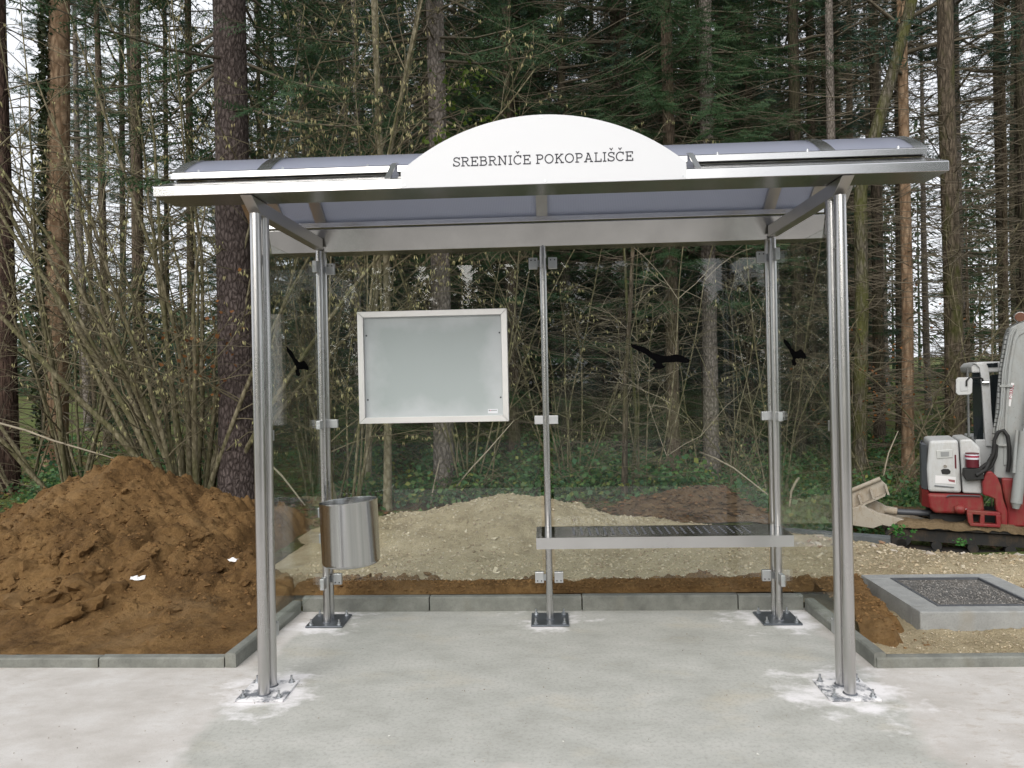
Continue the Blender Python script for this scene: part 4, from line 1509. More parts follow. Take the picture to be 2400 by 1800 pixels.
# mirror on its bent arm
mr = EP([(2240, 890), (2244, 885), (2274, 884), (2279, 889), (2278, 920), (2273, 925), (2245, 926), (2240, 920)], 0.30)
mi = MB().prism(mr, 0.28, 0.31).build('mirror', WHITE_PAINT, ex, bevel=0.008, seg=3)
MB().prism(EP([(2250, 893), (2269, 892), (2268, 916), (2250, 917)], 0.28), 0.274, 0.279).build('mirror_back', m_plain('mirror_plastic', (0.45, 0.46, 0.47), 0.5), mi, bevel=0.003)
ap = [(*E_(2265, 905, .27), .265), (*E_(2265, 893, .27), .265), (*E_(2270, 886, .3), .28), (*E_(2295, 885, .4), .36), (*E_(2302, 888, .4), .38), (*E_(2304, 896, .4), .385)]
MB().tube([(x, y, z) for x, z, y in ap], 0.009, 8).build('mirror_arm', RUBBER, mi, smooth=60)
cc = E_(2309, 897, .38)
MB().tube([(cc[0] - .03, .37, cc[1]), (cc[0] + .035, .37, cc[1])], 0.02, 10).build('mirror_clamp', CHROME, mi, smooth=40)

# boom: broad curved box that rises out of the frame
BM = [(2329, 1118), (2331, 1060), (2341, 985), (2348, 900), (2352, 855), (2362, 790), (2369, 768), (2402, 749), (2470, 722), (2600, 690),
      (2640, 735), (2520, 778), (2462, 815), (2446, 870), (2440, 960), (2430, 1050), (2395, 1122), (2360, 1124)]
boom = MB().prism(EP(BM, 0.02), 0.02, 0.26).build('boom', GREY_PAINT, ex, bevel=0.014, seg=2)
rim = [(2352, 1090), (2354, 985), (2360, 900), (2364, 855), (2374, 795), (2381, 778), (2410, 762), (2480, 735), (2480, 745), (2412, 772), (2388, 787), (2381, 800), (2371, 856), (2367, 900), (2361, 986), (2359, 1090)]
MB().prism(EP(rim, 0.02), 0.005, 0.021).build('stiffener', GREY_PAINT, boom, bevel=0.004)
lab = EP([(2370, 897), (2377, 898), (2368, 953), (2359, 950)], 0.02)
lb = MB().prism(lab, 0.016, 0.0195).build('boom_label', m_plain('boom_label_white', (0.66, 0.65, 0.66), 0.5), boom)
a_ = Vector(((lab[2][0] + lab[3][0]) / 2, 0, (lab[2][1] + lab[3][1]) / 2))
b_ = Vector(((lab[0][0] + lab[1][0]) / 2, 0, (lab[0][1] + lab[1][1]) / 2))
dv = b_ - a_
tx = letters('P-TRADE', dv.length * 0.62, 0.028, 0, 0, 0, m_plain('label_red_ink', (0.25, 0.03, 0.05), 0.5), lb, 'label_print', 1.6, one=True)
th = math.atan2(dv.z, dv.x)
tx.location = (a_.x + dv.x * .3 + math.sin(th) * .014, 0.0145, a_.z + dv.z * .3 - math.cos(th) * .014)
tx.rotation_euler = (0, -th, 0)
# pipes and spiral wrapped hose up the edge of the boom
pp = [(2327, 1065), (2334, 1000), (2342, 960), (2345, 905), (2347, 870), (2354, 830), (2363, 785), (2372, 770)]
def pipe(off, ly_, rad, name, mat, n=40):
    pts = EP([(u + off, v) for u, v in pp], ly_)
    return MB().tube([(x, ly_, z) for x, z in pts], rad, 10).build(name, mat, boom, smooth=60)


pipe(-3, 0.05, 0.013, 'hydraulic_hose', GREY_PAINT)
pipe(4, 0.0, 0.011, 'hydraulic_pipe', GREY_PAINT)
pipe(9, 0.0, 0.010, 'hydraulic_pipe', GREY_PAINT)
rg = MB()
for i in range(len(pp) - 1):
    for t in np.linspace(0, 1, 5)[:-1]:
        u = pp[i][0] * (1 - t) + pp[i + 1][0] * t - 3
        v = pp[i][1] * (1 - t) + pp[i + 1][1] * t
        x, z = E_(u, v, 0.05)
        rg.tube([(x, 0.05, z - 0.004), (x + .001, 0.05, z + 0.004)], 0.0155, 10)
tag(rg.build('hose_spiral', RUBBER, boom), kind='stuff')
for (u, v) in ((2344, 905), (2330, 1043)):
    x, z = E_(u + 6, v, 0)
    MB().box(x - 0.03, x + 0.085, -0.016, 0.02, z - 0.012, z + 0.012).build('pipe_clip', GREY_PAINT, boom, bevel=0.003)
hp = [(2328, 1060), (2331, 1030), (2340, 1012), (2352, 1008), (2362, 1022), (2366, 1050), (2366, 1080), (2362, 1106)]
MB().tube([(x, -0.02, z) for x, z in EP(hp, -0.02)], 0.018, 10).build('hydraulic_hose', RUBBER, boom, smooth=60)
hp = [(2332, 1040), (2328, 1065), (2316, 1085), (2298, 1098), (2285, 1100)]
MB().tube([(x, -0.05, z) for x, z in EP(hp, -0.05)], 0.02, 10).build('hydraulic_hose', RUBBER, ex, smooth=60)
hp = [(2336, 1042), (2334, 1070), (2324, 1092), (2306, 1108)]
MB().tube([(x, -0.03, z) for x, z in EP(hp, -0.03)], 0.016, 10).build('hydraulic_hose', RUBBER, ex, smooth=60)
# lamp on the boom
x, z = E_(2387, 744, 0.1)
lp = MB().tube([(x, 0.02, z), (x, 0.07, z), (x, 0.12, z)], [0.058, 0.056, 0.03], 20).build('work_light', CHROME, boom, smooth=40)
MB().tube([(x, 0.005, z), (x, 0.019, z)], [0.046, 0.05], 20).build('lens', LAMP, lp, smooth=40)
MB().box(x - 0.01, x + 0.08, 0.06, 0.1, z - 0.1, z - 0.02).build('lamp_bracket', DARK_PANEL, lp)
# boom cylinder
a_, b_ = E_(2383, 1180, -0.12), E_(2402, 1010, -0.06)
cyl = MB().tube([(a_[0], -0.10, a_[1]), (b_[0], -0.06, b_[1])], 0.052, 20).build('boom_cylinder', GREY_PAINT, ex, smooth=40)
c_ = E_(2425, 800, 0.0)
MB().tube([(b_[0], -0.06, b_[1]), (c_[0], 0.0, c_[1])], 0.024, 14).build('piston_rod', CHROME, cyl, smooth=40)
MB().tube([(a_[0], -0.10, a_[1] + 0.02), (a_[0] - 0.006, -0.10, a_[1] - 0.055)], [0.05, 0.03], 16).build('cylinder_eye', GREY_PAINT, cyl, smooth=40)
a2, b2 = E_(2376, 1108, -0.1), E_(2383, 1008, -0.08)
MB().tube([(a2[0], -0.11, a2[1]), (b2[0], -0.09, b2[1])], 0.016, 12).build('feed_pipe', GREY_PAINT, cyl, smooth=40)

# dipper arm and bucket, beyond the right edge of the picture
z_of = lambda x, z: (x, z)
MB().prism([(1.98, 1.98), (2.10, 2.18), (2.34, 2.16), (2.62, 0.72), (2.50, 0.62), (2.38, 0.70)], 0.06, 0.22).build('dipper_arm', GREY_PAINT, ex, bevel=0.014)
MB().prism([(2.36, 0.74), (2.62, 0.74), (2.70, 0.35), (2.56, -0.02), (2.30, -0.28), (2.02, -0.30), (1.98, -0.24), (2.22, -0.16), (2.40, 0.10), (2.44, 0.36)], -0.10, 0.38).build('bucket', DARK_PANEL, ex, bevel=0.01)

# swing post and its frame, red
MB().prism(EP([(2304, 1160), (2302, 1130), (2312, 1106), (2325, 1105), (2338, 1118), (2347, 1140), (2352, 1170), (2362, 1200), (2362, 1232), (2345, 1234), (2345, 1205), (2335, 1196), (2332, 1170), (2318, 1164)], -0.07), -0.07, 0.02).build('swing_post', RED_PAINT, ex, bevel=0.012)
MB().prism(EP([(2347, 1120), (2450, 1126), (2450, 1235), (2362, 1235), (2360, 1190), (2350, 1150)], -0.02), -0.02, 0.2).build('boom_foot', RED_PAINT, ex, bevel=0.02)
sf = MB()
for pts in ([(2266, 1196), (2345, 1202), (2345, 1210), (2266, 1205)], [(2272, 1226), (2345, 1230), (2345, 1237), (2274, 1233)],
            [(2266, 1203), (2280, 1204), (2282, 1228), (2270, 1227)], [(2298, 1206), (2308, 1206), (2308, 1230), (2296, 1230)], [(2334, 1208), (2346, 1208), (2346, 1232), (2336, 1232)]):
    sf.prism(EP(pts, -0.13), -0.13 + random.uniform(0, .003), -0.05 + random.uniform(0, .003))
sf.build('swing_frame', RED_PAINT, ex, bevel=0.006)
x, z = E_(2250, 1194, -0.04)
MB().tube([(x - .05, -0.03, z), (x - 0.02, -0.03, z), (x + 0.03, -0.03, z), (x + 0.05, -0.03, z)], [0.03, 0.05, 0.05, 0.03], 20).build('swing_cylinder', RED_PAINT, ex, smooth=50)
MB().tube([(x + .05, -0.03, z), (x + 0.16, -0.05, z - 0.03)], 0.016, 12).build('swing_rod', CHROME, ex, smooth=40)
MB().tube([(px__, -0.03, pz__) for px__, pz__ in EP([(2219, 1165), (2224, 1161), (2240, 1161), (2280, 1162), (2298, 1163)], -0.03)], 0.008, 8).build('grab_line', ROD, ex, smooth=60)
MB().prism(EP([(2180, 1204), (2400, 1206), (2400, 1228), (2180, 1222)], 0.1), 0.1, 0.6).build('chassis', RUBBER, ex)

MUDDY = m_paint('muddy_rubber', (0.022, 0.022, 0.022), (0.11, 0.075, 0.045), 0.9, 0.85)
# tracks: rubber belts with rollers, mud on top
def track(y0, y1, parent, x0=-0.42, x1=2.2):
    zt, zb = -0.165, -0.445
    rr = (zt - zb) / 2
    cz = (zt + zb) / 2
    loop = [(x, zt) for x in np.linspace(x0 + rr, x1 - rr, 30)]
    loop += [(x1 - rr + rr * math.sin(a), cz + rr * math.cos(a)) for a in np.linspace(0, math.pi, 13)[1:-1]]
    loop += [(x, zb) for x in np.linspace(x1 - rr, x0 + rr, 30)]
    loop += [(x0 + rr - rr * math.sin(a), cz - rr * math.cos(a)) for a in np.linspace(0, math.pi, 13)[1:-1]]
    m = MB()
    n = len(loop)
    c = Vector((0, 0))
    v = []
    for i, (x, z) in enumerate(loop):
        px, pz = loop[i - 1]
        qx, qz = loop[(i + 1) % n]
        t = Vector((qx - px, qz - pz)).normalized()
        nn = Vector((-t.y, t.x))
        k = 0.012 if i % 2 else -0.004
        o2 = (x + nn.x * k, z + nn.y * k)
        i2 = (x - nn.x * 0.03, z - nn.y * 0.03)
        v += [(o2[0], y0, o2[1]), (o2[0], y1, o2[1]), (i2[0], y1, i2[1]), (i2[0], y0, i2[1])]
    f = []
    for i in range(n):
        j = (i + 1) % n
        for k in range(4):
            f.append((i * 4 + k, j * 4 + k, j * 4 + (k + 1) % 4, i * 4 + (k + 1) % 4))
    m.add(v, f)
    tr = m.build('track', MUDDY, parent)
    for x in np.linspace(x0 + 0.15, x1 - 0.15, 8):
        MB().cyl((x, y0 + 0.03, zb + 0.075), 0.05, (y1 - y0) - 0.06, 16, 'y').build('roller', MUDDY, tr, smooth=40)
    for x in (x0 + rr, x1 - rr):
        MB().cyl((x, y0 + 0.03, cz), rr - 0.035, (y1 - y0) - 0.06, 24, 'y').build('idler', MUDDY, tr, smooth=40)
    MB().box(x0 + rr + .05, x1 - rr - .05, y0 + 0.05, y1 - .05, zb + 0.11, zt - 0.05).build('track_frame', MUDDY, tr)
    md = MB()
    xs = np.linspace(x0 + 0.02, x1, 80)
    ysn = np.linspace(y0 - 0.02, y1, 9)
    v = []
    for x in xs:
        for y in ysn:
            z = zt + 0.035 + 0.018 * fbm(x, y, 3, 3, 5) + crag(x, y, 9, 0.05) + lumps(x, y, 18, 0.03)
            e = sstep(x0 + 0.0, x0 + 0.16, x)
            if y < y0:
                z -= 0.06
            v.append((x, y, z * e + (cz + 0.02) * (1 - e)))
    md.add(v, [(i * 9 + j, (i + 1) * 9 + j, (i + 1) * 9 + j + 1, i * 9 + j + 1) for i in range(79) for j in range(8)])
    md.build('mud', MUD, tr, smooth=60)


track(-0.10, 0.12, ex)
track(0.58, 0.80, ex)

# dozer blade: ribbed back, seen from behind, with arms and ram
bl = MB()
B_ = lambda pts, ly_: EP(pts, ly_)
blade_poly = [(1994, 1150), (2062, 1122), (2066, 1124), (2076, 1135), (2078, 1156), (2030, 1178), (2050, 1226), (2000, 1230), (1990, 1200)]
blade = MB().prism(EP([(1960, 1166), (2062, 1123), (2076, 1136), (2078, 1157), (2026, 1182), (1960, 1210)], 0.02), 0.06, 0.10).build('dozer_blade', BLADE_PAINT, ex, bevel=0.006)
t0, t1 = E_(1960, 1166, 0.0), E_(2064, 1123, 0.0)
MB().tube([(t0[0], 0.05, t0[1]), (t1[0], 0.05, t1[1])], 0.024, 12).build('top_lip', BLADE_PAINT, blade, smooth=40)
t0, t1 = E_(1960, 1207, 0.0), E_(2076, 1156, 0.0)
MB().prism([(t0[0], t0[1]), (t1[0], t1[1]), (t1[0] - .01, t1[1] - 0.03), (t0[0] - .01, t0[1] - 0.03)], -0.03, 0.08).build('lower_flange', BLADE_PAINT, blade)
for (u, v) in ((2075, 1135), (2041, 1146), (2013, 1159), (1985, 1171)):
    a_, b_ = E_(u, v, 0.02), E_(u - 2 + 10, v + 24, 0.02)
    MB().prism([(a_[0] - 0.012, a_[1]), (a_[0] + 0.012, a_[1] - .005), (b_[0] + 0.008, b_[1]), (b_[0] - 0.016, b_[1] + .005)], -0.03, 0.065).build('rib', BLADE_PAINT, blade)
MB().prism(EP([(1990, 1190), (2026, 1183), (2058, 1210), (2068, 1228), (2046, 1236), (1990, 1228)], 0.0), -0.06, 0.02).build('side_plate', BLADE_PAINT, blade, bevel=0.006)
MB().prism(EP([(2025, 1180), (2050, 1172), (2080, 1188), (2072, 1204), (2056, 1208)], 0.15), 0.12, 0.2).build('ram_lug', BLADE_PAINT, blade, bevel=0.006)
MB().prism(EP([(2020, 1184), (2060, 1202), (2120, 1218), (2160, 1232), (2110, 1240), (2052, 1226)], -0.02), -0.04, 0.03).build('blade_arm', BLADE_PAINT, ex, bevel=0.008)
MB().prism(EP([(2040, 1178), (2070, 1190), (2130, 1206), (2170, 1216), (2120, 1222), (2052, 1206)], 0.55), 0.55, 0.62).build('blade_arm', BLADE_PAINT, ex, bevel=0.008)
a_, b_ = E_(2072, 1194, 0.16), E_(2102, 1199, 0.16)
MB().tube([(a_[0], 0.16, a_[1]), (b_[0], 0.16, b_[1])], 0.045, 16).build('ram_head', BLADE_PAINT, ex, smooth=40)
c_ = E_(2182, 1203, 0.2)
MB().tube([(b_[0], 0.16, b_[1]), (c_[0], 0.2, c_[1])], 0.034, 16).build('blade_ram', ROD, ex, smooth=40)

# ------------------------------------------------------------------ forest: mesh kits
def perp(d):
    a = np.cross(d, (0, 0, 1.0))
    if np.linalg.norm(a) < 1e-6:
        a = np.array([1.0, 0, 0])
    a = a / np.linalg.norm(a)
    return a, np.cross(a, d)


def trunk_mesh(name, pts, rad, mat, sides=16, bump=0.06, seed=0.0, rough=1.0, flare=True):
    """Tapered, slightly knobbly trunk; pts are local points, the first below ground."""
    P = [Vector(p) for p in pts]
    L = [0.0]
    for i in range(1, len(P)):
        L.append(L[-1] + (P[i] - P[i - 1]).length)
    tot = L[-1]
    nseg = max(8, int(tot / 0.28 * rough))
    v = []
    for s in range(nseg + 1):
        d = tot * s / nseg
        i = max(k for k in range(len(L) - 1) if L[k] <= d + 1e-9)
        t = (d - L[i]) / (L[i + 1] - L[i])
        t = t * t * (3 - 2 * t) * 0.35 + t * 0.65
        c = P[i].lerp(P[i + 1], t)
        r_ = rad[i] * (1 - t) + rad[i + 1] * t
        if flare:
            r_ *= 1 + 0.35 * math.exp(-max(0, d - 0.3) / 0.35)
        for k in range(sides):
            a = 2 * math.pi * k / sides
            q = Vector((math.cos(a), math.sin(a), 0))
            w = 1 + bump * noise.noise(Vector((q.x * 2.2 + seed, q.y * 2.2, d * 1.3))) + bump * 0.6 * noise.noise(Vector((q.x * 6 + seed, q.y * 6, d * 4)))
            v.append(c + q * r_ * w)
    f = [(s * sides + k, s * sides + (k + 1) % sides, (s + 1) * sides + (k + 1) % sides, (s + 1) * sides + k) for s in range(nseg) for k in range(sides)]
    f.append(tuple(range(nseg * sides, (nseg + 1) * sides)))
    m = MB()
    m.add(v, f)
    return m.mesh(name, mat, 180)


def branch_path(rr, p, d, L, droop, n=5, wob=0.12, lift=0.0):
    pts = [Vector(p)]
    d = Vector(d).normalized()
    for i in range(n):
        d = d + Vector((rr.gauss(0, wob), rr.gauss(0, wob), rr.gauss(0, wob) - droop / n + lift * i / n))
        d.normalize()
        pts.append(pts[-1] + d * (L / n))
    return pts


def dead_branches(seed, h0, h1, count, mat, Lmax=1.9, droop=0.35, twigs=4, r0=0.012):
    rr = random.Random(seed)
    m = MB()
    for _ in range(count):
        h = rr.uniform(h0, h1)
        a = rr.uniform(0, 6.283)
        L = Lmax * rr.uniform(0.25, 1.0)
        pts = branch_path(rr, (0.08 * math.cos(a), 0.08 * math.sin(a), h), (math.cos(a), math.sin(a), rr.uniform(-.15, .25)), L, droop, 5, 0.1, 0.12)
        m.tube(pts, [r0 * L / Lmax * (1.1 - i / 5.5) + 0.0022 for i in range(6)], 4, False)
        for _t in range(int(twigs * (0.4 + L / Lmax))):
            i = rr.randint(1, 4)
            q = pts[i].lerp(pts[i + 1], rr.random())
            dd = (pts[i + 1] - pts[i]).normalized()
            sd_ = Vector((-dd.y, dd.x, 0)) * rr.choice((-1, 1))
            tp = branch_path(rr, q, dd * 0.6 + sd_ * rr.uniform(.4, 1.1) + Vector((0, 0, rr.uniform(-.3, .3))), L * rr.uniform(.15, .42), 0.15, 3, 0.16)
            m.tube(tp, [0.0042, 0.0034, 0.0026, 0.0018], 3, False)
    return m.mesh('dead_branches', mat, 180)


def needle_tufts(rg, base, dirs, lens, width, per, spread):
    """Herring-bone rows of needle blades along short twigs (n twigs)."""
    n = len(base)
    T = []
    up = rg.normal(0, 1, (n, 3))
    side = np.cross(dirs, up)
    side /= np.linalg.norm(side, axis=1, keepdims=True) + 1e-9
    for k in range(per):
        t = (k + 0.5) / per
        o = base + dirs * (lens * t)[:, None]
        for sgn in (-1, 1):
            ln = width * (1.15 - 0.5 * t) * rg.uniform(0.7, 1.25, n)
            tip = o + (dirs * 0.75 + side * sgn * spread + rg.normal(0, .22, (n, 3))) * ln[:, None]
            b2 = o + dirs * (lens / per * 0.42)[:, None]
            T.append(np.stack([o, b2, tip], 1))
    tip = base + dirs * (lens * 1.12)[:, None]
    T.append(np.stack([base - side * 0.006, base + side * 0.006, tip], 1))
    return np.concatenate(T)


def spruce_crown(seed, base_h, top_h, R, step=0.42, spr=14.0, mat=None, width=0.06, per=8, gap=0.0):
    rg = np.random.default_rng(seed)
    rr = random.Random(seed)
    B, Dr, Ln = [], [], []
    wood = MB()
    h = base_h
    while h < top_h - 0.2:
        f = (h - base_h) / (top_h - base_h)
        Rm = R * (1 - f) ** 0.75 * (0.55 + 0.45 * min(1, f * 5 + 0.3)) + 0.15
        for _ in range(rr.randint(4, 6)):
            if rr.random() < gap:
                continue
            a = rr.uniform(0, 6.283)
            L = Rm * rr.uniform(0.6, 1.1)
            d = np.array([math.cos(a), math.sin(a), 0])
            s_ = np.array([-d[1], d[0], 0])
            drp = rr.uniform(0.3, 0.6) * (1 - f) + 0.05
            hh = h + rr.uniform(-.15, .15)
            P = lambda t: d * (L * t) + np.array([0, 0, hh - drp * L * t + 0.42 * drp * L * t * t * 1.3])
            wood.tube([P(0.0), P(.35), P(.7), P(1.0)], [0.022, 0.015, 0.009, 0.003], 3, False)
            n = int(L * spr) + 5
            for k in range(n):
                t = 0.18 + 0.82 * (k + rr.random()) / n
                p = P(t)
                tan = P(min(1.0, t + .05)) - P(t - .05)
                tan /= np.linalg.norm(tan)
                sg_ = 1 if k % 2 else -1
                dd = tan * rr.uniform(.5, .9) + s_ * sg_ * rr.uniform(.5, 1.0) + np.array([0, 0, rr.uniform(-.55, .05)])
                B.append(p)
                Dr.append(dd / np.linalg.norm(dd))
                Ln.append((0.16 + 0.34 * (1 - t) * min(1.0, L / 1.6)) * rr.uniform(.7, 1.3))
        h += step * rr.uniform(.75, 1.25)
    T = needle_tufts(rg, np.array(B), np.array(Dr), np.array(Ln), width, per, 0.75)
    return tri_mesh('crown', T, mat), wood.mesh('branches', TWIG_GREY, 180)


def pine_crown(seed, base_h, top_h, R, n_limb, mat, tufts=26, size=0.13):
    rg = np.random.default_rng(seed)
    rr = random.Random(seed)
    wood = MB()
    C = []
    for k in range(n_limb):
        h = base_h + (top_h - base_h) * (k + rr.random()) / n_limb
        f = (h - base_h) / (top_h - base_h)
        a = rr.uniform(0, 6.283)
        L = R * (1 - 0.6 * f) * rr.uniform(.45, 1.1)
        pts = branch_path(rr, (0, 0, h), (math.cos(a), math.sin(a), rr.uniform(-.1, .45)), L, 0.1, 5, 0.16, 0.25)
        wood.tube(pts, [0.04 * L / R + .008, 0.03 * L / R + .007, 0.02, 0.014, 0.009, 0.005], 4, False)
        for j in range(tufts):
            i = min(4, int(rr.triangular(1, 5, 4.6)))
            p = pts[i].lerp(pts[i + 1], rr.random()) + Vector((rr.gauss(0, .22), rr.gauss(0, .22), rr.gauss(0, .14))) * (L / 2 + .3)
            C.append(p)
            if rr.random() < .4:
                wood.tube([pts[i], p], [0.006, 0.003], 3, False)
    C = np.array([tuple(c) for c in C])
    per = 13
    n = len(C)
    T = []
    for k in range(per):
        d = rg.normal(0, 1, (n, 3))
        d[:, 2] = np.abs(d[:, 2]) * 0.7 - 0.15
        d /= np.linalg.norm(d, axis=1, keepdims=True)
        s_ = np.cross(d, rg.normal(0, 1, (n, 3)))
        s_ /= np.linalg.norm(s_, axis=1, keepdims=True) + 1e-9
        ln = size * rg.uniform(.7, 1.3, (n, 1))
        o = C + rg.normal(0, .025, (n, 3))
        T.append(np.stack([o - s_ * 0.009, o + s_ * 0.009, o + d * ln], 1))
    return tri_mesh('crown', np.concatenate(T), mat), wood.mesh('branches', TWIG_GREY, 180)


def local_path(px, Y, base_z_off=-0.25, top=None, x_extra=None):
    """World polyline through photo points [(u, v)] from foot to top at depth Y, carried up to height top."""
    P = [at(u, v, Y) for u, v in px]
    P = [np.array([p[0], Y, p[2]]) for p in P]
    return P


SPR = [spruce_crown(101, 2.2, 19, 2.6, mat=NEEDLE), spruce_crown(102, 3.6, 22, 2.9, mat=NEEDLE), spruce_crown(103, 1.2, 15, 2.2, mat=NEEDLE, step=0.36)]
YOUNG = [spruce_crown(111, 0.5, 5.2, 1.25, step=0.26, mat=NEEDLE, spr=17), spruce_crown(112, 0.8, 7.5, 1.6, step=0.3, mat=NEEDLE_BLUE, spr=16)]
PINE = [pine_crown(121, 9, 21, 2.8, 46, NEEDLE_BLUE), pine_crown(122, 7.0, 19, 2.5, 46, NEEDLE_BLUE), pine_crown(123, 11, 23, 3.0, 44, NEEDLE_BLUE)]
DEAD = [dead_branches(131, 1.0, 9.5, 72, TWIG_GREY), dead_branches(132, 1.6, 11, 84, TWIG_GREY, 2.3), dead_branches(133, 0.8, 8, 70, TWIG_GREY, 1.5, 0.5), dead_branches(134, 0.6, 9, 110, TWIG_GREY, 2.6, 0.15, 7)]


def add_crown(root, kit, sc=1.0, rz=0.0, at_=(0, 0, 0)):
    put('crown', kit[0], root, at_, (0, 0, rz), (sc, sc, sc))
    tag(put('branches', kit[1], root, at_, (0, 0, rz), (sc, sc, sc)), kind='stuff')


def tree(label, px, Y, w, mat, kind='conifer_tree', cat='tree', top=18.0, crown=None, crown_sc=1.0, dead=None, dead_sc=1.0, sides=18, group=None, bump=0.06, rough=1.0, taper=0.45):
    """A tree whose trunk runs through the photo points px (foot first), trunk w photo pixels wide at the foot."""
    P = local_path(px, Y)
    r0 = w / FOC * (Y - CAM[1]) / 2
    foot = P[0].copy()
    foot[2] = H(foot[0], Y)
    d = P[-1] - P[0]
    d = d / max(1e-6, d[2])
    pts = [(0, 0, -0.3)] + [tuple(p - foot) for p in P if p[2] > foot[2] + 0.3]
    last = P[-1]
    if last[2] < top:
        lean = d * 0.35
        pts.append(tuple(last - foot + np.array([lean[0] * (top - last[2]), 0, top - last[2]])))
    hmax = pts[-1][2]
    rad = [r0 * (1 - taper * max(0, p[2]) / hmax) for p in pts]
    root = empty(kind, tuple(foot))
    tag(root, label, cat, group)
    put('trunk', trunk_mesh('trunk', pts, rad, mat, sides, bump, random.random() * 50, rough), root)
    tipx = pts[-1][0] / hmax
    if crown is not None:
        add_crown(root, crown, crown_sc, random.uniform(0, 6), (pts[-1][0] * .6, 0, 0))
    if dead is not None:
        tag(put('dead_branches', dead, root, (pts[min(2, len(pts) - 1)][0] * .5, 0, 0), (0, 0, random.uniform(0, 6)), (dead_sc,) * 3), kind='stuff')
    return root, foot, r0, pts


# ------------------------------------------------------------------ forest: the trees one can pick out
tree('dark reddish conifer trunk cut by the left edge of the picture', [(20, 1150), (14, 700), (0, 300), (-8, 0)], 6.9, 46, BARK_RED, crown=PINE[0], dead=DEAD[0])
st_root, st_foot, st_r, st_pts = tree('half dead pine with peeled tan wood on one side and dark ivy on the other', [(128, 1130), (133, 700), (137, 350), (139, 0)], 8.2, 56, BARK_TAN, 'pine_tree', dead=DEAD[2], crown=PINE[2], bump=0.05)
tree('thin dark trunk against the white sky right of the peeled pine', [(292, 1090), (288, 600), (284, 0)], 14, 15, BARK_DARK, crown=PINE[1], dead=DEAD[0])
tree('straight dark grey trunk, thicker of the pair right of the peeled pine', [(330, 1110), (322, 500), (316, 0)], 11, 30, BARK_BROWN, crown=PINE[0], dead=DEAD[2])
tree('thin black trunk left of the big purple grey spruce against the sky', [(394, 1090), (390, 500), (386, 0)], 15, 13, BARK_DARK, crown=PINE[2], dead=DEAD[1])
tree('brown trunk close to the left side of the big purple grey spruce', [(452, 1100), (446, 500), (440, 0)], 13, 20, BARK_BROWN, crown=SPR[1], dead=DEAD[0])
tree('big purple grey spruce trunk with scaly bark beside the left shelter post', [(557, 1204), (554, 900), (546, 500), (538, 0)], 4.8, 82, BARK_SPRUCE, 'spruce_tree', sides=44, rough=3.0, bump=0.05, crown=SPR[1], crown_sc=1.15, taper=0.3)
tree('very thin dark trunk just right of the big purple grey spruce', [(612, 1090), (608, 500), (604, 0)], 16, 12, BARK_DARK, crown=PINE[1], dead=DEAD[2])
tree('second thin dark trunk right of the big purple grey spruce, more upright', [(640, 1090), (639, 500), (638, 0)], 17, 10, BARK_DARK, crown=PINE[0], dead=DEAD[0])
tree('smooth olive pole of a young tree rising behind the display case', [(907, 1192), (909, 900), (906, 600), (890, 340), (876, 0)], 5.0, 19, BARK_POLE, 'young_tree', top=10, sides=12, bump=0.04)
tree('leaning olive pole of a young tree left of the sign, tilting right', [(858, 1190), (872, 800), (905, 400), (986, 0)], 5.4, 15, BARK_POLE, 'young_tree', top=9, sides=12, bump=0.04)
g_root, g_foot, g_r, g_pts = tree('grey lilac spruce trunk behind the display case, with yellow green leaves on it', [(1042, 1160), (1036, 800), (1030, 560), (1026, 300), (1018, 0)], 6.3, 48, BARK_GREY, 'spruce_tree', sides=28, rough=2, crown=SPR[1], crown_sc=1.1, dead=DEAD[2])
tree('dark shaded trunk above the middle of the sign', [(1205, 1090), (1202, 500), (1196, 0)], 12, 30, BARK_DARK, crown=SPR[0], dead=DEAD[0])
tree('brown spruce trunk above the right half of the sign', [(1578, 1080), (1574, 700), (1566, 250), (1560, 0)], 9.3, 32, BARK_BROWN, 'spruce_tree', crown=SPR[1], dead=DEAD[1], dead_sc=.8)
tree('straight pale grey spruce trunk between sign and right shelter post', [(1668, 1080), (1662, 700), (1656, 300), (1652, 0)], 9.5, 36, BARK_GREY, 'spruce_tree', crown=SPR[1], dead=DEAD[0], rough=1.5, dead_sc=.8)
tree('dark trunk glimpsed between the rear right posts through the glass', [(1752, 1080), (1748, 600), (1745, 0)], 13, 26, BARK_BROWN, crown=SPR[0], dead=DEAD[1])
tree('leaning beech with bright green moss beside the right front post', [(2014, 1090), (2020, 700), (2016, 450), (2052, 310), (2092, 170), (2138, 0)], 9.0, 31, BARK_MOSS, 'beech_tree', top=14, dead=DEAD[3], dead_sc=.75, taper=0.3)
tree('dark trunk standing just behind the leaning mossy beech', [(2062, 1080), (2055, 500), (2046, 0)], 12, 26, BARK_DARK, crown=PINE[0], dead=DEAD[1])
tree('slender flaking tan pine with an orange foot right of the shelter', [(2128, 1085), (2127, 700), (2120, 400), (2113, 0)], 9.6, 26, BARK_TAN, 'pine_tree', crown=PINE[1], dead=DEAD[0], bump=0.04)
tree('thick dark mossy trunk rising behind the excavator cab', [(2240, 1060), (2234, 700), (2218, 250), (2214, 0)], 8.6, 41, BARK_HALFMOSS, crown=PINE[2], dead=DEAD[3], dead_sc=.8, rough=1.5)
tree('thin trunk against the white sky at the far right above the excavator', [(2358, 1060), (2354, 400), (2346, 0)], 12.5, 13, BARK_BROWN, crown=PINE[1], dead=DEAD[1])
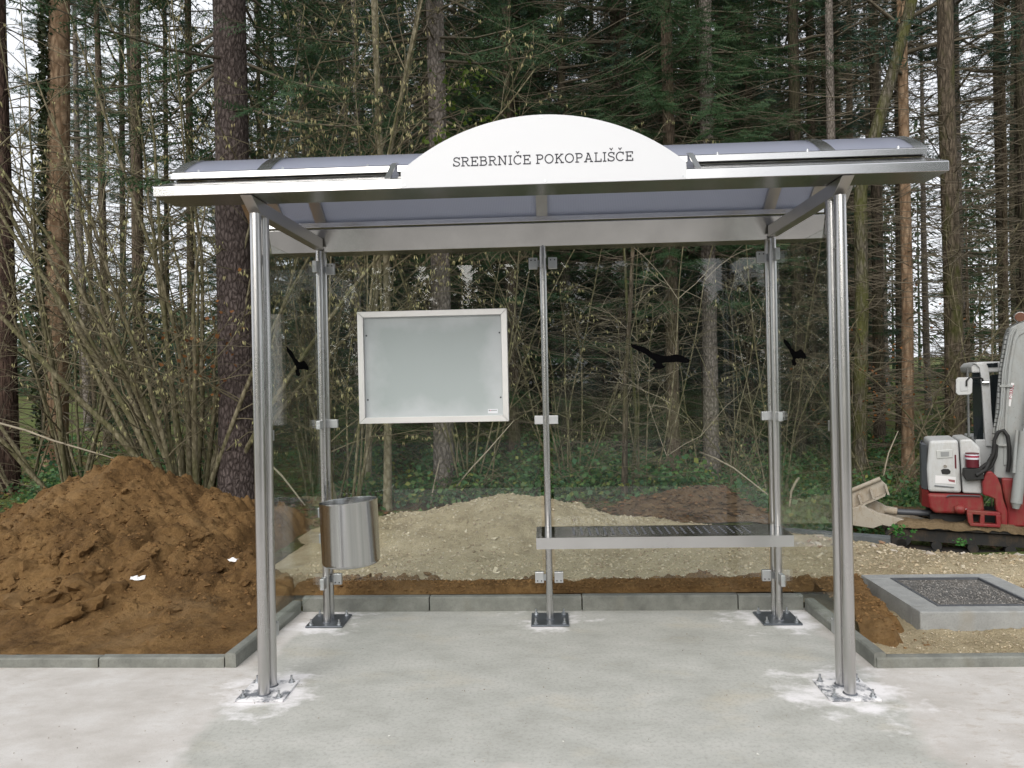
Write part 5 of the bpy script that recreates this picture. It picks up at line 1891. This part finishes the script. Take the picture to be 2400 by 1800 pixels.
tree('pale mossy stem of a thin tree behind the bird sticker on the rear glass', [(1462, 1180), (1466, 900), (1478, 700), (1484, 560), (1470, 420)], 5.4, 14, BARK_HALFMOSS, 'young_tree', top=4.0, sides=12, dead=DEAD[3], dead_sc=.34)
tree('yellow green stem twisted beside the pale mossy stem behind the rear glass', [(1476, 1180), (1492, 980), (1472, 760), (1462, 560), (1478, 420)], 5.6, 9, BARK_MOSS, 'young_tree', top=4.0, sides=10)

# ivy on the peeled pine, fresh leaves on the lilac trunk
def leaf_quads(rg, C, size, droop=0.3, aspect=0.8):
    n = len(C)
    d = rg.normal(0, 1, (n, 3))
    d[:, 2] = d[:, 2] * 0.6 - droop
    d /= np.linalg.norm(d, axis=1, keepdims=True)
    u = rg.normal(0, 1, (n, 3))
    s_ = np.cross(d, u)
    s_ /= np.linalg.norm(s_, axis=1, keepdims=True) + 1e-9
    nn = np.cross(s_, d)
    sz = size * rg.uniform(.6, 1.35, (n, 1))
    a = C
    b = C + d * sz * .55 + s_ * sz * aspect * .5 + nn * sz * .12
    c = C + d * sz
    e = C + d * sz * .55 - s_ * sz * aspect * .5 + nn * sz * .12
    return np.stack([a, b, c, e], 1)


rg = np.random.default_rng(31)
n = 4200
hh = rg.uniform(0.5, 9.5, n)
aa = rg.uniform(1.75, 4.55, n)
rad_ = st_r * 0.98 + np.abs(rg.normal(0, .065, n))
cx = np.interp(hh, [p[2] for p in st_pts], [p[0] for p in st_pts])
put('ivy', quad_mesh('ivy', leaf_quads(rg, np.stack([cx + rad_ * np.cos(aa), -np.abs(rad_ * np.sin(aa)) * np.where(rg.random(n) < .7, 1, -1), hh], 1), 0.075), IVY), st_root)['kind'] = 'stuff'
n = 420
ctr = rg.uniform([-0.1, -0.75, 4.15], [0.95, -0.1, 5.5], (9, 3))
C = ctr[rg.integers(0, 9, n)] + rg.normal(0, .15, (n, 3))
put('fresh_leaves', quad_mesh('fresh_leaves', leaf_quads(rg, C, 0.075), IVY_BRIGHT), g_root)['kind'] = 'stuff'


# ------------------------------------------------------------------ hazels and bare saplings
def hazel(label, x, y, stems, seed, height=6.5, spread=0.9, catk=1.0, rad=0.026, bias=(0, 0), twig_mat=TWIG, name='hazel_shrub', lv1=13, lv2=6, foot=0.28, group=None, bark=BARK_HAZEL, cat='shrub', front=0.25):
    rr = random.Random(seed)
    z0 = H(x, y)
    root = tag(empty(name, (x, y, z0)), label, cat, group)
    tw = MB()
    cat_pts = []
    for k in range(stems):
        a = rr.uniform(0, 6.283)
        fx, fy = foot * rr.random() * math.cos(a), foot * rr.random() * math.sin(a)
        out = rr.uniform(0.05, spread)
        L = height * rr.uniform(0.55, 1.1)
        n = 14
        d = Vector((math.cos(a) * out + bias[0], math.sin(a) * out * 0.7 + bias[1], 1.0)).normalized()
        pts = [Vector((fx, fy, -0.15))]
        for i in range(n):
            d = d + Vector((rr.gauss(0, .05) + math.cos(a) * out * .035, rr.gauss(0, .05), 0.015 - 0.03 * out))
            d.normalize()
            pts.append(pts[-1] + d * (L / n))
        r0 = rad * rr.uniform(0.5, 1.15)
        rads = [r0 * (1 - 0.86 * i / n) + 0.002 for i in range(n + 1)]
        m = MB()
        m.tube(pts, rads, 8 if r0 > 0.015 else 6)
        m.build('stem', bark, root, smooth=180)
        for b in range(int(lv1 * rr.uniform(.6, 1.3))):
            t = 0.14 + 0.86 * rr.random() ** 0.8
            i = min(n - 1, int(t * n))
            q = pts[i].lerp(pts[i + 1], rr.random())
            dd = (pts[i + 1] - pts[i]).normalized()
            sd_ = Vector((rr.gauss(0, 1), rr.gauss(0, 1) - front, rr.gauss(0, .35)))
            L1 = L * rr.uniform(.09, .30) * (1.15 - t * .6)
            bp = branch_path(rr, q, dd * 0.6 + sd_.normalized() * rr.uniform(.5, 1.1), L1, rr.uniform(0.0, .5), 5, 0.13)
            rb = min(0.008, rads[i] * .55)
            tw.tube(bp, [rb * (1 - i_ / 6) + .0016 for i_ in range(6)], 4, False)
            for c in range(int(lv2 * rr.uniform(.5, 1.4))):
                j = rr.randint(1, 4)
                q2 = bp[j].lerp(bp[j + 1], rr.random())
                d2 = (bp[j + 1] - bp[j]).normalized()
                tp = branch_path(rr, q2, d2 + Vector((rr.gauss(0, .6), rr.gauss(0, .6), rr.gauss(0, .5))), L1 * rr.uniform(.18, .5) + .06, 0.1, 3, 0.14)
                tw.tube(tp, [.0028, .0023, .0018, .0012], 3, False)
                if catk and rr.random() < catk * 0.5:
                    cat_pts.append(tp[rr.randint(1, 3)])
                    if rr.random() < .4:
                        cat_pts.append(tp[2])
            if catk and rr.random() < catk * .6:
                cat_pts.append(bp[-1])
    o = tw.build('twigs', twig_mat, root, smooth=180)
    o['kind'] = 'stuff'
    if cat_pts:
        T = []
        for p in cat_pts:
            for _ in range(rr.randint(1, 3)):
                q = p + Vector((rr.gauss(0, .012), rr.gauss(0, .012), 0))
                l = rr.uniform(.03, .065)
                w = rr.uniform(.005, .0085)
                dx, dy = rr.gauss(0, .012), rr.gauss(0, .012)
                top_, mid, bot = q, q + Vector((dx * .5, dy * .5, -l * .5)), q + Vector((dx, dy, -l))
                e = [mid + Vector((w, 0, 0)), mid + Vector((-w * .5, w * .87, 0)), mid + Vector((-w * .5, -w * .87, 0))]
                for i in range(3):
                    T.append([top_, e[i], e[(i + 1) % 3]])
                    T.append([bot, e[(i + 1) % 3], e[i]])
        T = np.array([[tuple(p) for p in t] for t in T])
        # join each catkin's six faces into one island by welding
        co = T.reshape(-1, 3)
        uniq, inv = np.unique(np.round(co, 6), axis=0, return_inverse=True)
        me = bpy.data.meshes.new('catkins')
        me.from_pydata(uniq.tolist(), [], inv.reshape(-1, 3).tolist())
        me.materials.append(CATKIN)
        put('catkins', me, root)['kind'] = 'stuff'
    return root


hazel('big many stemmed hazel fanning up behind the brown soil heap, hung with catkins', -4.1, 4.75, 27, 201, 6.6, 0.62, 0.9, 0.036, (-0.05, 0), lv1=15)
hazel('grey green hazel stems leaning out at the far left edge', -5.9, 5.3, 12, 202, 6.5, 0.7, 0.35, 0.026, (-0.15, 0), lv1=11)
hazel('hazel with dense catkins between the big spruce and the display case', -2.75, 5.5, 9, 203, 7.0, 0.42, 1.25, 0.016, (0.04, 0), lv1=17, lv2=7)
hazel('tall slender hazel with pale catkins just behind the left end of the roof', -2.35, 5.0, 7, 217, 7.4, 0.3, 1.5, 0.016, (0.02, 0), lv1=18, lv2=7)
hazel('hazel thicket with thin twigs behind the left half of the rear glass', -1.0, 5.9, 8, 204, 5.4, 0.6, 0.7, 0.013, (0.05, 0), lv1=14)
hazel('bare twiggy shrub with thin whips behind the middle post', 0.35, 6.4, 9, 205, 4.6, 0.55, 0.45, 0.012, lv1=13)
hazel('bare whippy sapling rising above the right end of the sign', 1.25, 5.7, 5, 206, 4.3, 0.28, 0.0, 0.013, twig_mat=TWIG_PALE, lv1=8, lv2=3, name='bare_sapling', cat='sapling')
hazel('low bare brushwood behind the bench in the wood edge', 2.3, 6.6, 8, 207, 3.2, 0.8, 0.3, 0.010, lv1=10)
hazel('thin bare saplings behind the right rear post', 3.4, 7.4, 7, 208, 5.2, 0.5, 0.0, 0.013, lv1=12, name='bare_sapling', cat='sapling')
hazel('tangle of bare beech twigs left of the tan pine', 5.2, 8.1, 6, 209, 4.6, 0.9, 0.0, 0.014, lv1=16, lv2=7, name='bare_sapling', cat='sapling')
hazel('bare undergrowth shrub behind the excavator', 7.0, 8.3, 6, 210, 4.4, 0.9, 0.0, 0.014, lv1=13, lv2=6)
hazel('dark bare brush at the left edge behind the soil heap', -7.6, 6.6, 10, 211, 5.6, 0.9, 0.1, 0.016, twig_mat=TWIG_GREY, lv1=13)
hazel('catkin hazel in the shade right of the big spruce trunk', -3.3, 7.3, 7, 212, 6.5, 0.5, 0.8, 0.015, lv1=14)

hazel('dense brown brush low behind the soil heap', -5.0, 7.6, 14, 213, 4.4, 1.0, 0.2, 0.013, lv1=9, lv2=4)
hazel('brown brush between the peeled pine and the big hazel', -6.6, 8.6, 13, 214, 5.0, 0.9, 0.3, 0.014, lv1=9, lv2=4)
hazel('brown brush at the far left behind the leaning stems', -8.6, 9.2, 12, 215, 4.8, 1.0, 0.1, 0.014, lv1=9, lv2=4)
hazel('mossy brush just left of the big spruce trunk', -4.4, 6.3, 9, 216, 5.4, 0.55, 0.7, 0.016, lv1=10, lv2=5)

# ------------------------------------------------------------------ forest: the rest of the stand
TR = []
for k, (mt, hgt, r_) in enumerate(((BARK_DARK, 21, 0.15), (BARK_BROWN, 20, 0.13), (BARK_DARK, 22, 0.18), (BARK_GREY, 21, 0.14))):
    pts = [(0, 0, -0.5), (0.05 * (k - 1), 0, 3), (0.1 * (k - 1), 0.05, 8), (0.1, 0, hgt)]
    TR.append(trunk_mesh('trunk', pts, [r_, r_ * .92, r_ * .75, r_ * .15], mt, 10, 0.07, k * 7.0, .5))
rt = random.Random(77)
spots = []
BG_GROUP = 'conifers deep in the forest'


def ok(x, y, dmin):
    return all((x - a) ** 2 + (y - b) ** 2 > dmin * dmin for a, b in spots)


cnt = 0
tries = 0
while cnt < 175 and tries < 6000:
    tries += 1
    y = 9.5 + 40 * rt.random() ** 1.25
    half = 0.74 * (y + 3.5) + 2.5
    x = rt.uniform(-half, half)
    u = (x + 0.045 * (y + 3.5)) / (y + 3.5)      # bearing: -0.7 left edge, +0.7 right edge
    dens = 1.0
    if u < -0.28:
        dens = 0.045 if y > 15 else 0.02
    elif u > 0.45:
        dens = 0.36
    if rt.random() > dens or not ok(x, y, 1.15):
        continue
    spots.append((x, y))
    cnt += 1
    central = -0.26 < u < 0.42
    spruce = rt.random() < (0.62 if central else 0.10)
    root = empty('conifer_tree', (x, y, H(x, y)), rt.uniform(0, 6.28))
    ti = rt.randint(0, 3)
    where = ('at the far left edge', 'left of the big spruce', 'behind the display case', 'behind the bench', 'above the excavator')[(u > -.52) + (u > -.33) + (u > 0.03) + (u > .42)]
    depth = 'near the front' if y < 13 else 'in second row' if y < 17 else 'in mid wood' if y < 23 else 'deeper in' if y < 31 else 'farthest back'
    what = ('dark', 'brown', 'thick dark', 'pale grey')[ti]
    if spruce:
        tag(root, '%s trunked spruce with green boughs, %s, %s' % (what, where, depth), 'tree', 'spruces deep in the forest')
    else:
        tag(root, 'tall pine with bare %s trunk, %s, %s' % (what, where, depth), 'tree', 'pines deep in the forest')
    s = rt.uniform(.8, 1.2)
    put('trunk', TR[ti], root, sc=(s * (.75 if y < 16 else 1), s * (.75 if y < 16 else 1), s))
    if spruce:
        add_crown(root, SPR[rt.randint(0, 2)], s)
    else:
        add_crown(root, PINE[rt.randint(0, 2)], s)
    if y < 26 and u > -.30:
        tag(put('dead_branches', DEAD[rt.randint(0, 3)], root, (0, 0, 0), (0, 0, rt.uniform(0, 6)), (s, s, s)), kind='stuff')
# young spruces under the tall trees
k = 0
for (x, y, s, lab) in ((-2.1, 13.6, 1.1, 'behind the left edge of the display case'), (-0.6, 15.2, 1.2, 'behind the right edge of the display case'),
                       (0.9, 15.6, 1.2, 'just right of the middle post'), (-4.6, 10.5, 1.1, 'left of the big spruce trunk, behind the big hazel'),
                       (2.5, 11.5, 1.1, 'behind the bird sticker on the rear glass'), (4.4, 12.2, 1.15, 'behind the right posts of the shelter'),
                       (-6.4, 12.5, 1.1, 'between the peeled pine and the hazel'), (6.6, 12.8, 1.0, 'between the mossy beech and the tan pine'),
                       (-1.6, 13, 1.3, 'deep in shade behind the display case'), (1.4, 13.6, 1.25, 'deep in shade right of the middle post'),
                       (8.8, 12.0, 1.0, 'right of the tan pine above the excavator hood'), (3.3, 15, 1.3, 'deep in shade left of the right rear post'),
                       (-8.3, 11.0, .8, 'beside the peeled pine at the left'), (-5.6, 9.3, .75, 'low behind the soil heap'),
                       (-3.9, 13.4, 1.2, 'far behind the big spruce trunk'), (-9.8, 13.8, 1.0, 'at the far left edge'), (-7.3, 15.5, 1.3, 'deep behind the peeled pine'),
                       (-8.0, 17.5, 1.6, 'tall and far behind the peeled pine'), (-6.0, 17.0, 1.5, 'tall, between the two grey pines at left'), (-4.9, 19.0, 1.6, 'tall, beside the black trunk left of the big spruce'),
                       (-3.0, 9.6, .8, 'just right of the big spruce trunk')):
    root = tag(empty('young_spruce', (x, y, H(x, y)), k * 1.7), 'young spruce with dense dark needles ' + lab, 'tree', 'young spruces in the undergrowth')
    hh_ = (5.4, 7.7)[k % 2]
    m = MB()
    m.tube([(0, 0, -0.2), (0, 0, hh_ * .5), (0, 0, hh_)], [0.06, 0.04, 0.008], 8)
    m.build('trunk', BARK_BROWN, root, smooth=180).scale = (s, s, s)
    add_crown(root, YOUNG[k % 2], s)
    k += 1
# closing mass of the forest far behind
rg = np.random.default_rng(5)
T = []
for k in range(150):
    y = rg.uniform(50, 85)
    x = rg.uniform(-0.30 * y, 0.45 * y) if k < 110 else rg.uniform(-0.30 * y, 0.8 * y)
    hgt = rg.uniform(17, 25)
    n = 330
    t = rg.random(n) ** .8
    z = 1.0 + hgt * t
    R_ = 3.0 * (1 - t) ** .7 + .2
    a = rg.uniform(0, 6.283, n)
    q = rg.random(n) ** .5
    c = np.stack([x + R_ * q * np.cos(a), y + R_ * q * np.sin(a), z + H(x, y) * 1.0], 1)
    d = np.stack([np.cos(a), np.sin(a), -0.6 + 0 * a], 1) * rg.uniform(.4, 1.1, (n, 1))
    s_ = np.stack([-np.sin(a), np.cos(a), 0 * a], 1) * .16
    T.append(np.stack([c - s_, c + s_, c + d], 1))
    w = 0.16
    zz = H(x, y)
    T.append(np.array([[[x - w, y, zz - 1], [x + w, y, zz - 1], [x, y, zz + hgt]], [[x, y - w, zz - 1], [x, y + w, zz - 1], [x, y, zz + hgt]]]))
for k in range(70):                        # lower growth at the far left
    y = rg.uniform(45, 80)
    x = rg.uniform(-0.95, -0.30) * y
    hgt = rg.uniform(5, 9.5)
    n = 260
    t = rg.random(n)
    a = rg.uniform(0, 6.283, n)
    q = 3.2 * rg.random(n) ** .5 * (1 - .6 * t)
    c = np.stack([x + q * np.cos(a), y + q * np.sin(a), H(x, y) + hgt * t], 1)
    d = np.stack([np.cos(a), np.sin(a), -0.5 + 0 * a], 1) * rg.uniform(.4, 1.0, (n, 1))
    s_ = np.stack([-np.sin(a), np.cos(a), 0 * a], 1) * .2
    T.append(np.stack([c - s_, c + s_, c + d], 1))
for k in range(420):                       # wood across the road, behind the photographer
    b = rg.uniform(-1.15, 1.15)
    dist = rg.uniform(58, 74)
    x, y = dist * math.sin(b), -dist * math.cos(b)
    hgt = rg.uniform(11.0, 15.0) if abs(b) < 0.45 else rg.uniform(23, 30)
    if 0.23 < b < 0.40:
        hgt = rg.uniform(6.5, 9.5)
    n = 260
    t = rg.random(n) ** .8
    R_ = (1.3 + hgt * .09) * (1 - t) ** .75 + .15
    a = rg.uniform(0, 6.283, n)
    q = rg.random(n) ** .5
    c = np.stack([x + R_ * q * np.cos(a), y + R_ * q * np.sin(a), 0.3 + hgt * t], 1)
    d = np.stack([np.cos(a), np.sin(a), -0.6 + 0 * a], 1) * rg.uniform(.4, 1.1, (n, 1))
    s_ = np.stack([-np.sin(a), np.cos(a), 0 * a], 1) * .22
    T.append(np.stack([c - s_, c + s_, c + d], 1))
tag(put('distant_forest', tri_mesh('distant_forest', np.concatenate(T), NEEDLE)), 'mass of dark conifers closing the view far behind the shelter', 'forest', kind='stuff')

# ------------------------------------------------------------------ forest floor cover
rg = np.random.default_rng(17)
n = 26000
y = 4.1 + 12 * rg.random(n) ** 1.6
x = rg.uniform(-1, 1, n) * (0.74 * (y + 3.5) + 1)
C = np.array([(a, b, max(H(a, b), dark_h(a, b)) + 0.012) for a, b in zip(x, y)])
Q = leaf_quads(rg, C, 0.075, 0.0, 0.7)
Q[:, :, 2] = C[:, None, 2] + (Q[:, :, 2] - C[:, None, 2]) * 0.35
tag(put('leaf_litter', quad_mesh('leaf_litter', Q, LITTER)), 'brown fallen leaves covering the forest floor', 'leaf litter', kind='stuff')

# bramble and low green growth in clumps
centers = []
rb_ = random.Random(23)
for k in range(230):
    y = 5.0 + 9.0 * rb_.random() ** 1.3
    x = rb_.uniform(-0.30, 0.62) * (y + 3.5)
    if rb_.random() < .12:
        x = rb_.uniform(-0.72, -0.3) * (y + 3.5)
    if 3.3 < x < 6.8 and 3.6 < y < 5.9:
        continue
    if math.hypot(x + 0.6, (y - 3.6)) < 1.9:
        continue
    centers.append((x, y, rb_.uniform(.22, .6), rb_.uniform(.15, .75)))
for (x, y, s, h) in ((2.0, 5.5, .45, .5), (2.7, 5.7, .5, .55), (3.1, 5.2, .4, .4), (2.3, 6.0, .5, .7), (3.6, 6.0, .5, .55), (4.4, 6.4, .6, .7), (1.4, 5.4, .4, .45), (-0.9, 5.4, .45, .35), (-0.2, 5.7, .45, .4), (0.6, 5.7, .35, .4), (4.0, 5.9, .4, .45), (-1.5, 5.5, .35, .3), (-3.55, 4.35, .16, .3), (3.2, 6.3, .5, .8), (4.9, 6.6, .6, .6)):
    centers.append((x, y, s, h))
Cs, stems = [], MB()
for (x, y, s, h) in centers:
    n = int(80 + 330 * s)
    p = rg.normal(0, 1, (n, 2)) * s * .55
    z = np.abs(rg.random(n)) ** .8 * h * np.exp(-(p ** 2).sum(1) / (s * s))
    for (a, b), zz in zip(p, z):
        Cs.append((x + a, y + b, H(x + a, y + b) + 0.03 + zz))
    for _ in range(4):
        a = rb_.uniform(0, 6.283)
        bp = branch_path(rb_, (x, y, H(x, y)), (math.cos(a) * .7, math.sin(a) * .7, 1), h * 2.2 + .3, 1.4, 6, .1)
        stems.tube(bp, [.005, .0045, .004, .0035, .003, .0025, .0015], 3, False)
tag(put('bramble_undergrowth', quad_mesh('bramble_undergrowth', leaf_quads(rg, np.array(Cs), 0.07, 0.1, .75), BRAMBLE)), 'green bramble leaves filling the wood edge behind the shelter', 'undergrowth', kind='stuff')
tag(stems.build('bramble_canes', TWIG, None, smooth=180), 'thin arching bramble canes among the green leaves', 'undergrowth', kind='stuff')
# withered orange leaves still on twigs right of the shelter and beside the left post
C = np.concatenate([rg.normal((5.6, 8.6, 1.3), (.7, .3, .55), (230, 3)), rg.normal((-3.75, 4.35, 1.9), (.22, .12, .28), (70, 3))])
tag(put('withered_leaves', quad_mesh('withered_leaves', leaf_quads(rg, C, .05), RUST_LEAF)), 'withered rust brown leaves hanging on low twigs', 'dead leaves', kind='stuff')

# fallen sticks
for (a, b, r_, lab) in (((1500, 1215, 5.0), (1990, 1330, 3.9), .008, None),):
    pass
for (u0, v0, Y0, u1, v1, Y1, r_, lab) in (
        (1640, 1060, 6.0, 1800, 1160, 4.9, .011, 'long pale stick leaning in the brambles behind the right rear post'),
        (1070, 1140, 5.4, 1205, 985, 5.6, .010, 'pale stick propped at a slant below the display case'),
        (1010, 1180, 5.2, 1030, 1080, 5.4, .008, 'short upright grey stick below the display case'),
        (640, 1095, 4.6, 715, 1185, 4.4, .012, 'pale slanting stick beside the big spruce left of the bin'),
        (1872, 1120, 5.6, 1850, 1190, 5.3, .016, 'broken brown stake standing among the brambles'),
        (2070, 1120, 6.6, 2105, 1010, 6.8, .010, 'thin bare stick upright in the brambles left of the excavator'),
        (0, 992, 4.5, 270, 1075, 4.2, .012, 'long pale bare branch arching in from the left edge above the soil heap')):
    A, B = Vector(at(u0, v0, Y0)), Vector(at(u1, v1, Y1))
    M_ = A.lerp(B, .5) + Vector((random.uniform(-.04, .04), 0, random.uniform(.0, .06)))
    o = MB().tube([A, A.lerp(M_, .5) + Vector((0, 0, .015)), M_, M_.lerp(B, .5), B], [r_, r_, r_ * .9, r_ * .8, r_ * .55], 7).build('fallen_stick', TWIG_PALE, None, smooth=180)
    tag(o, lab, 'stick', 'sticks in the wood edge')
# bright green weed by the drop
rg2 = np.random.default_rng(9)
for (u, v, Y, s, lab) in ((2112, 1256, 4.0, .11, 'bright green leafy weed at the edge of the rubble beside the track'), (2252, 1276, 3.7, .06, 'small bright green weed in the rubble below the red swing frame'), (1548, 1222, 4.3, .07, 'small green seedling behind the bench seat')):
    p = at(u, v, Y)
    C = rg2.normal(0, .5, (46, 3)) * s * (1, 1, .6) + np.array([0, 0, s * .35])
    tag(put('weed', quad_mesh('weed', leaf_quads(rg2, C, s * .42, -.3, .8), m_leaf('weed_leaf', [(0.06, 0.2, 0.05), (0.1, 0.27, 0.07)], .35)), None, tuple(p)), lab, 'weed', 'weeds at the gravel edge')
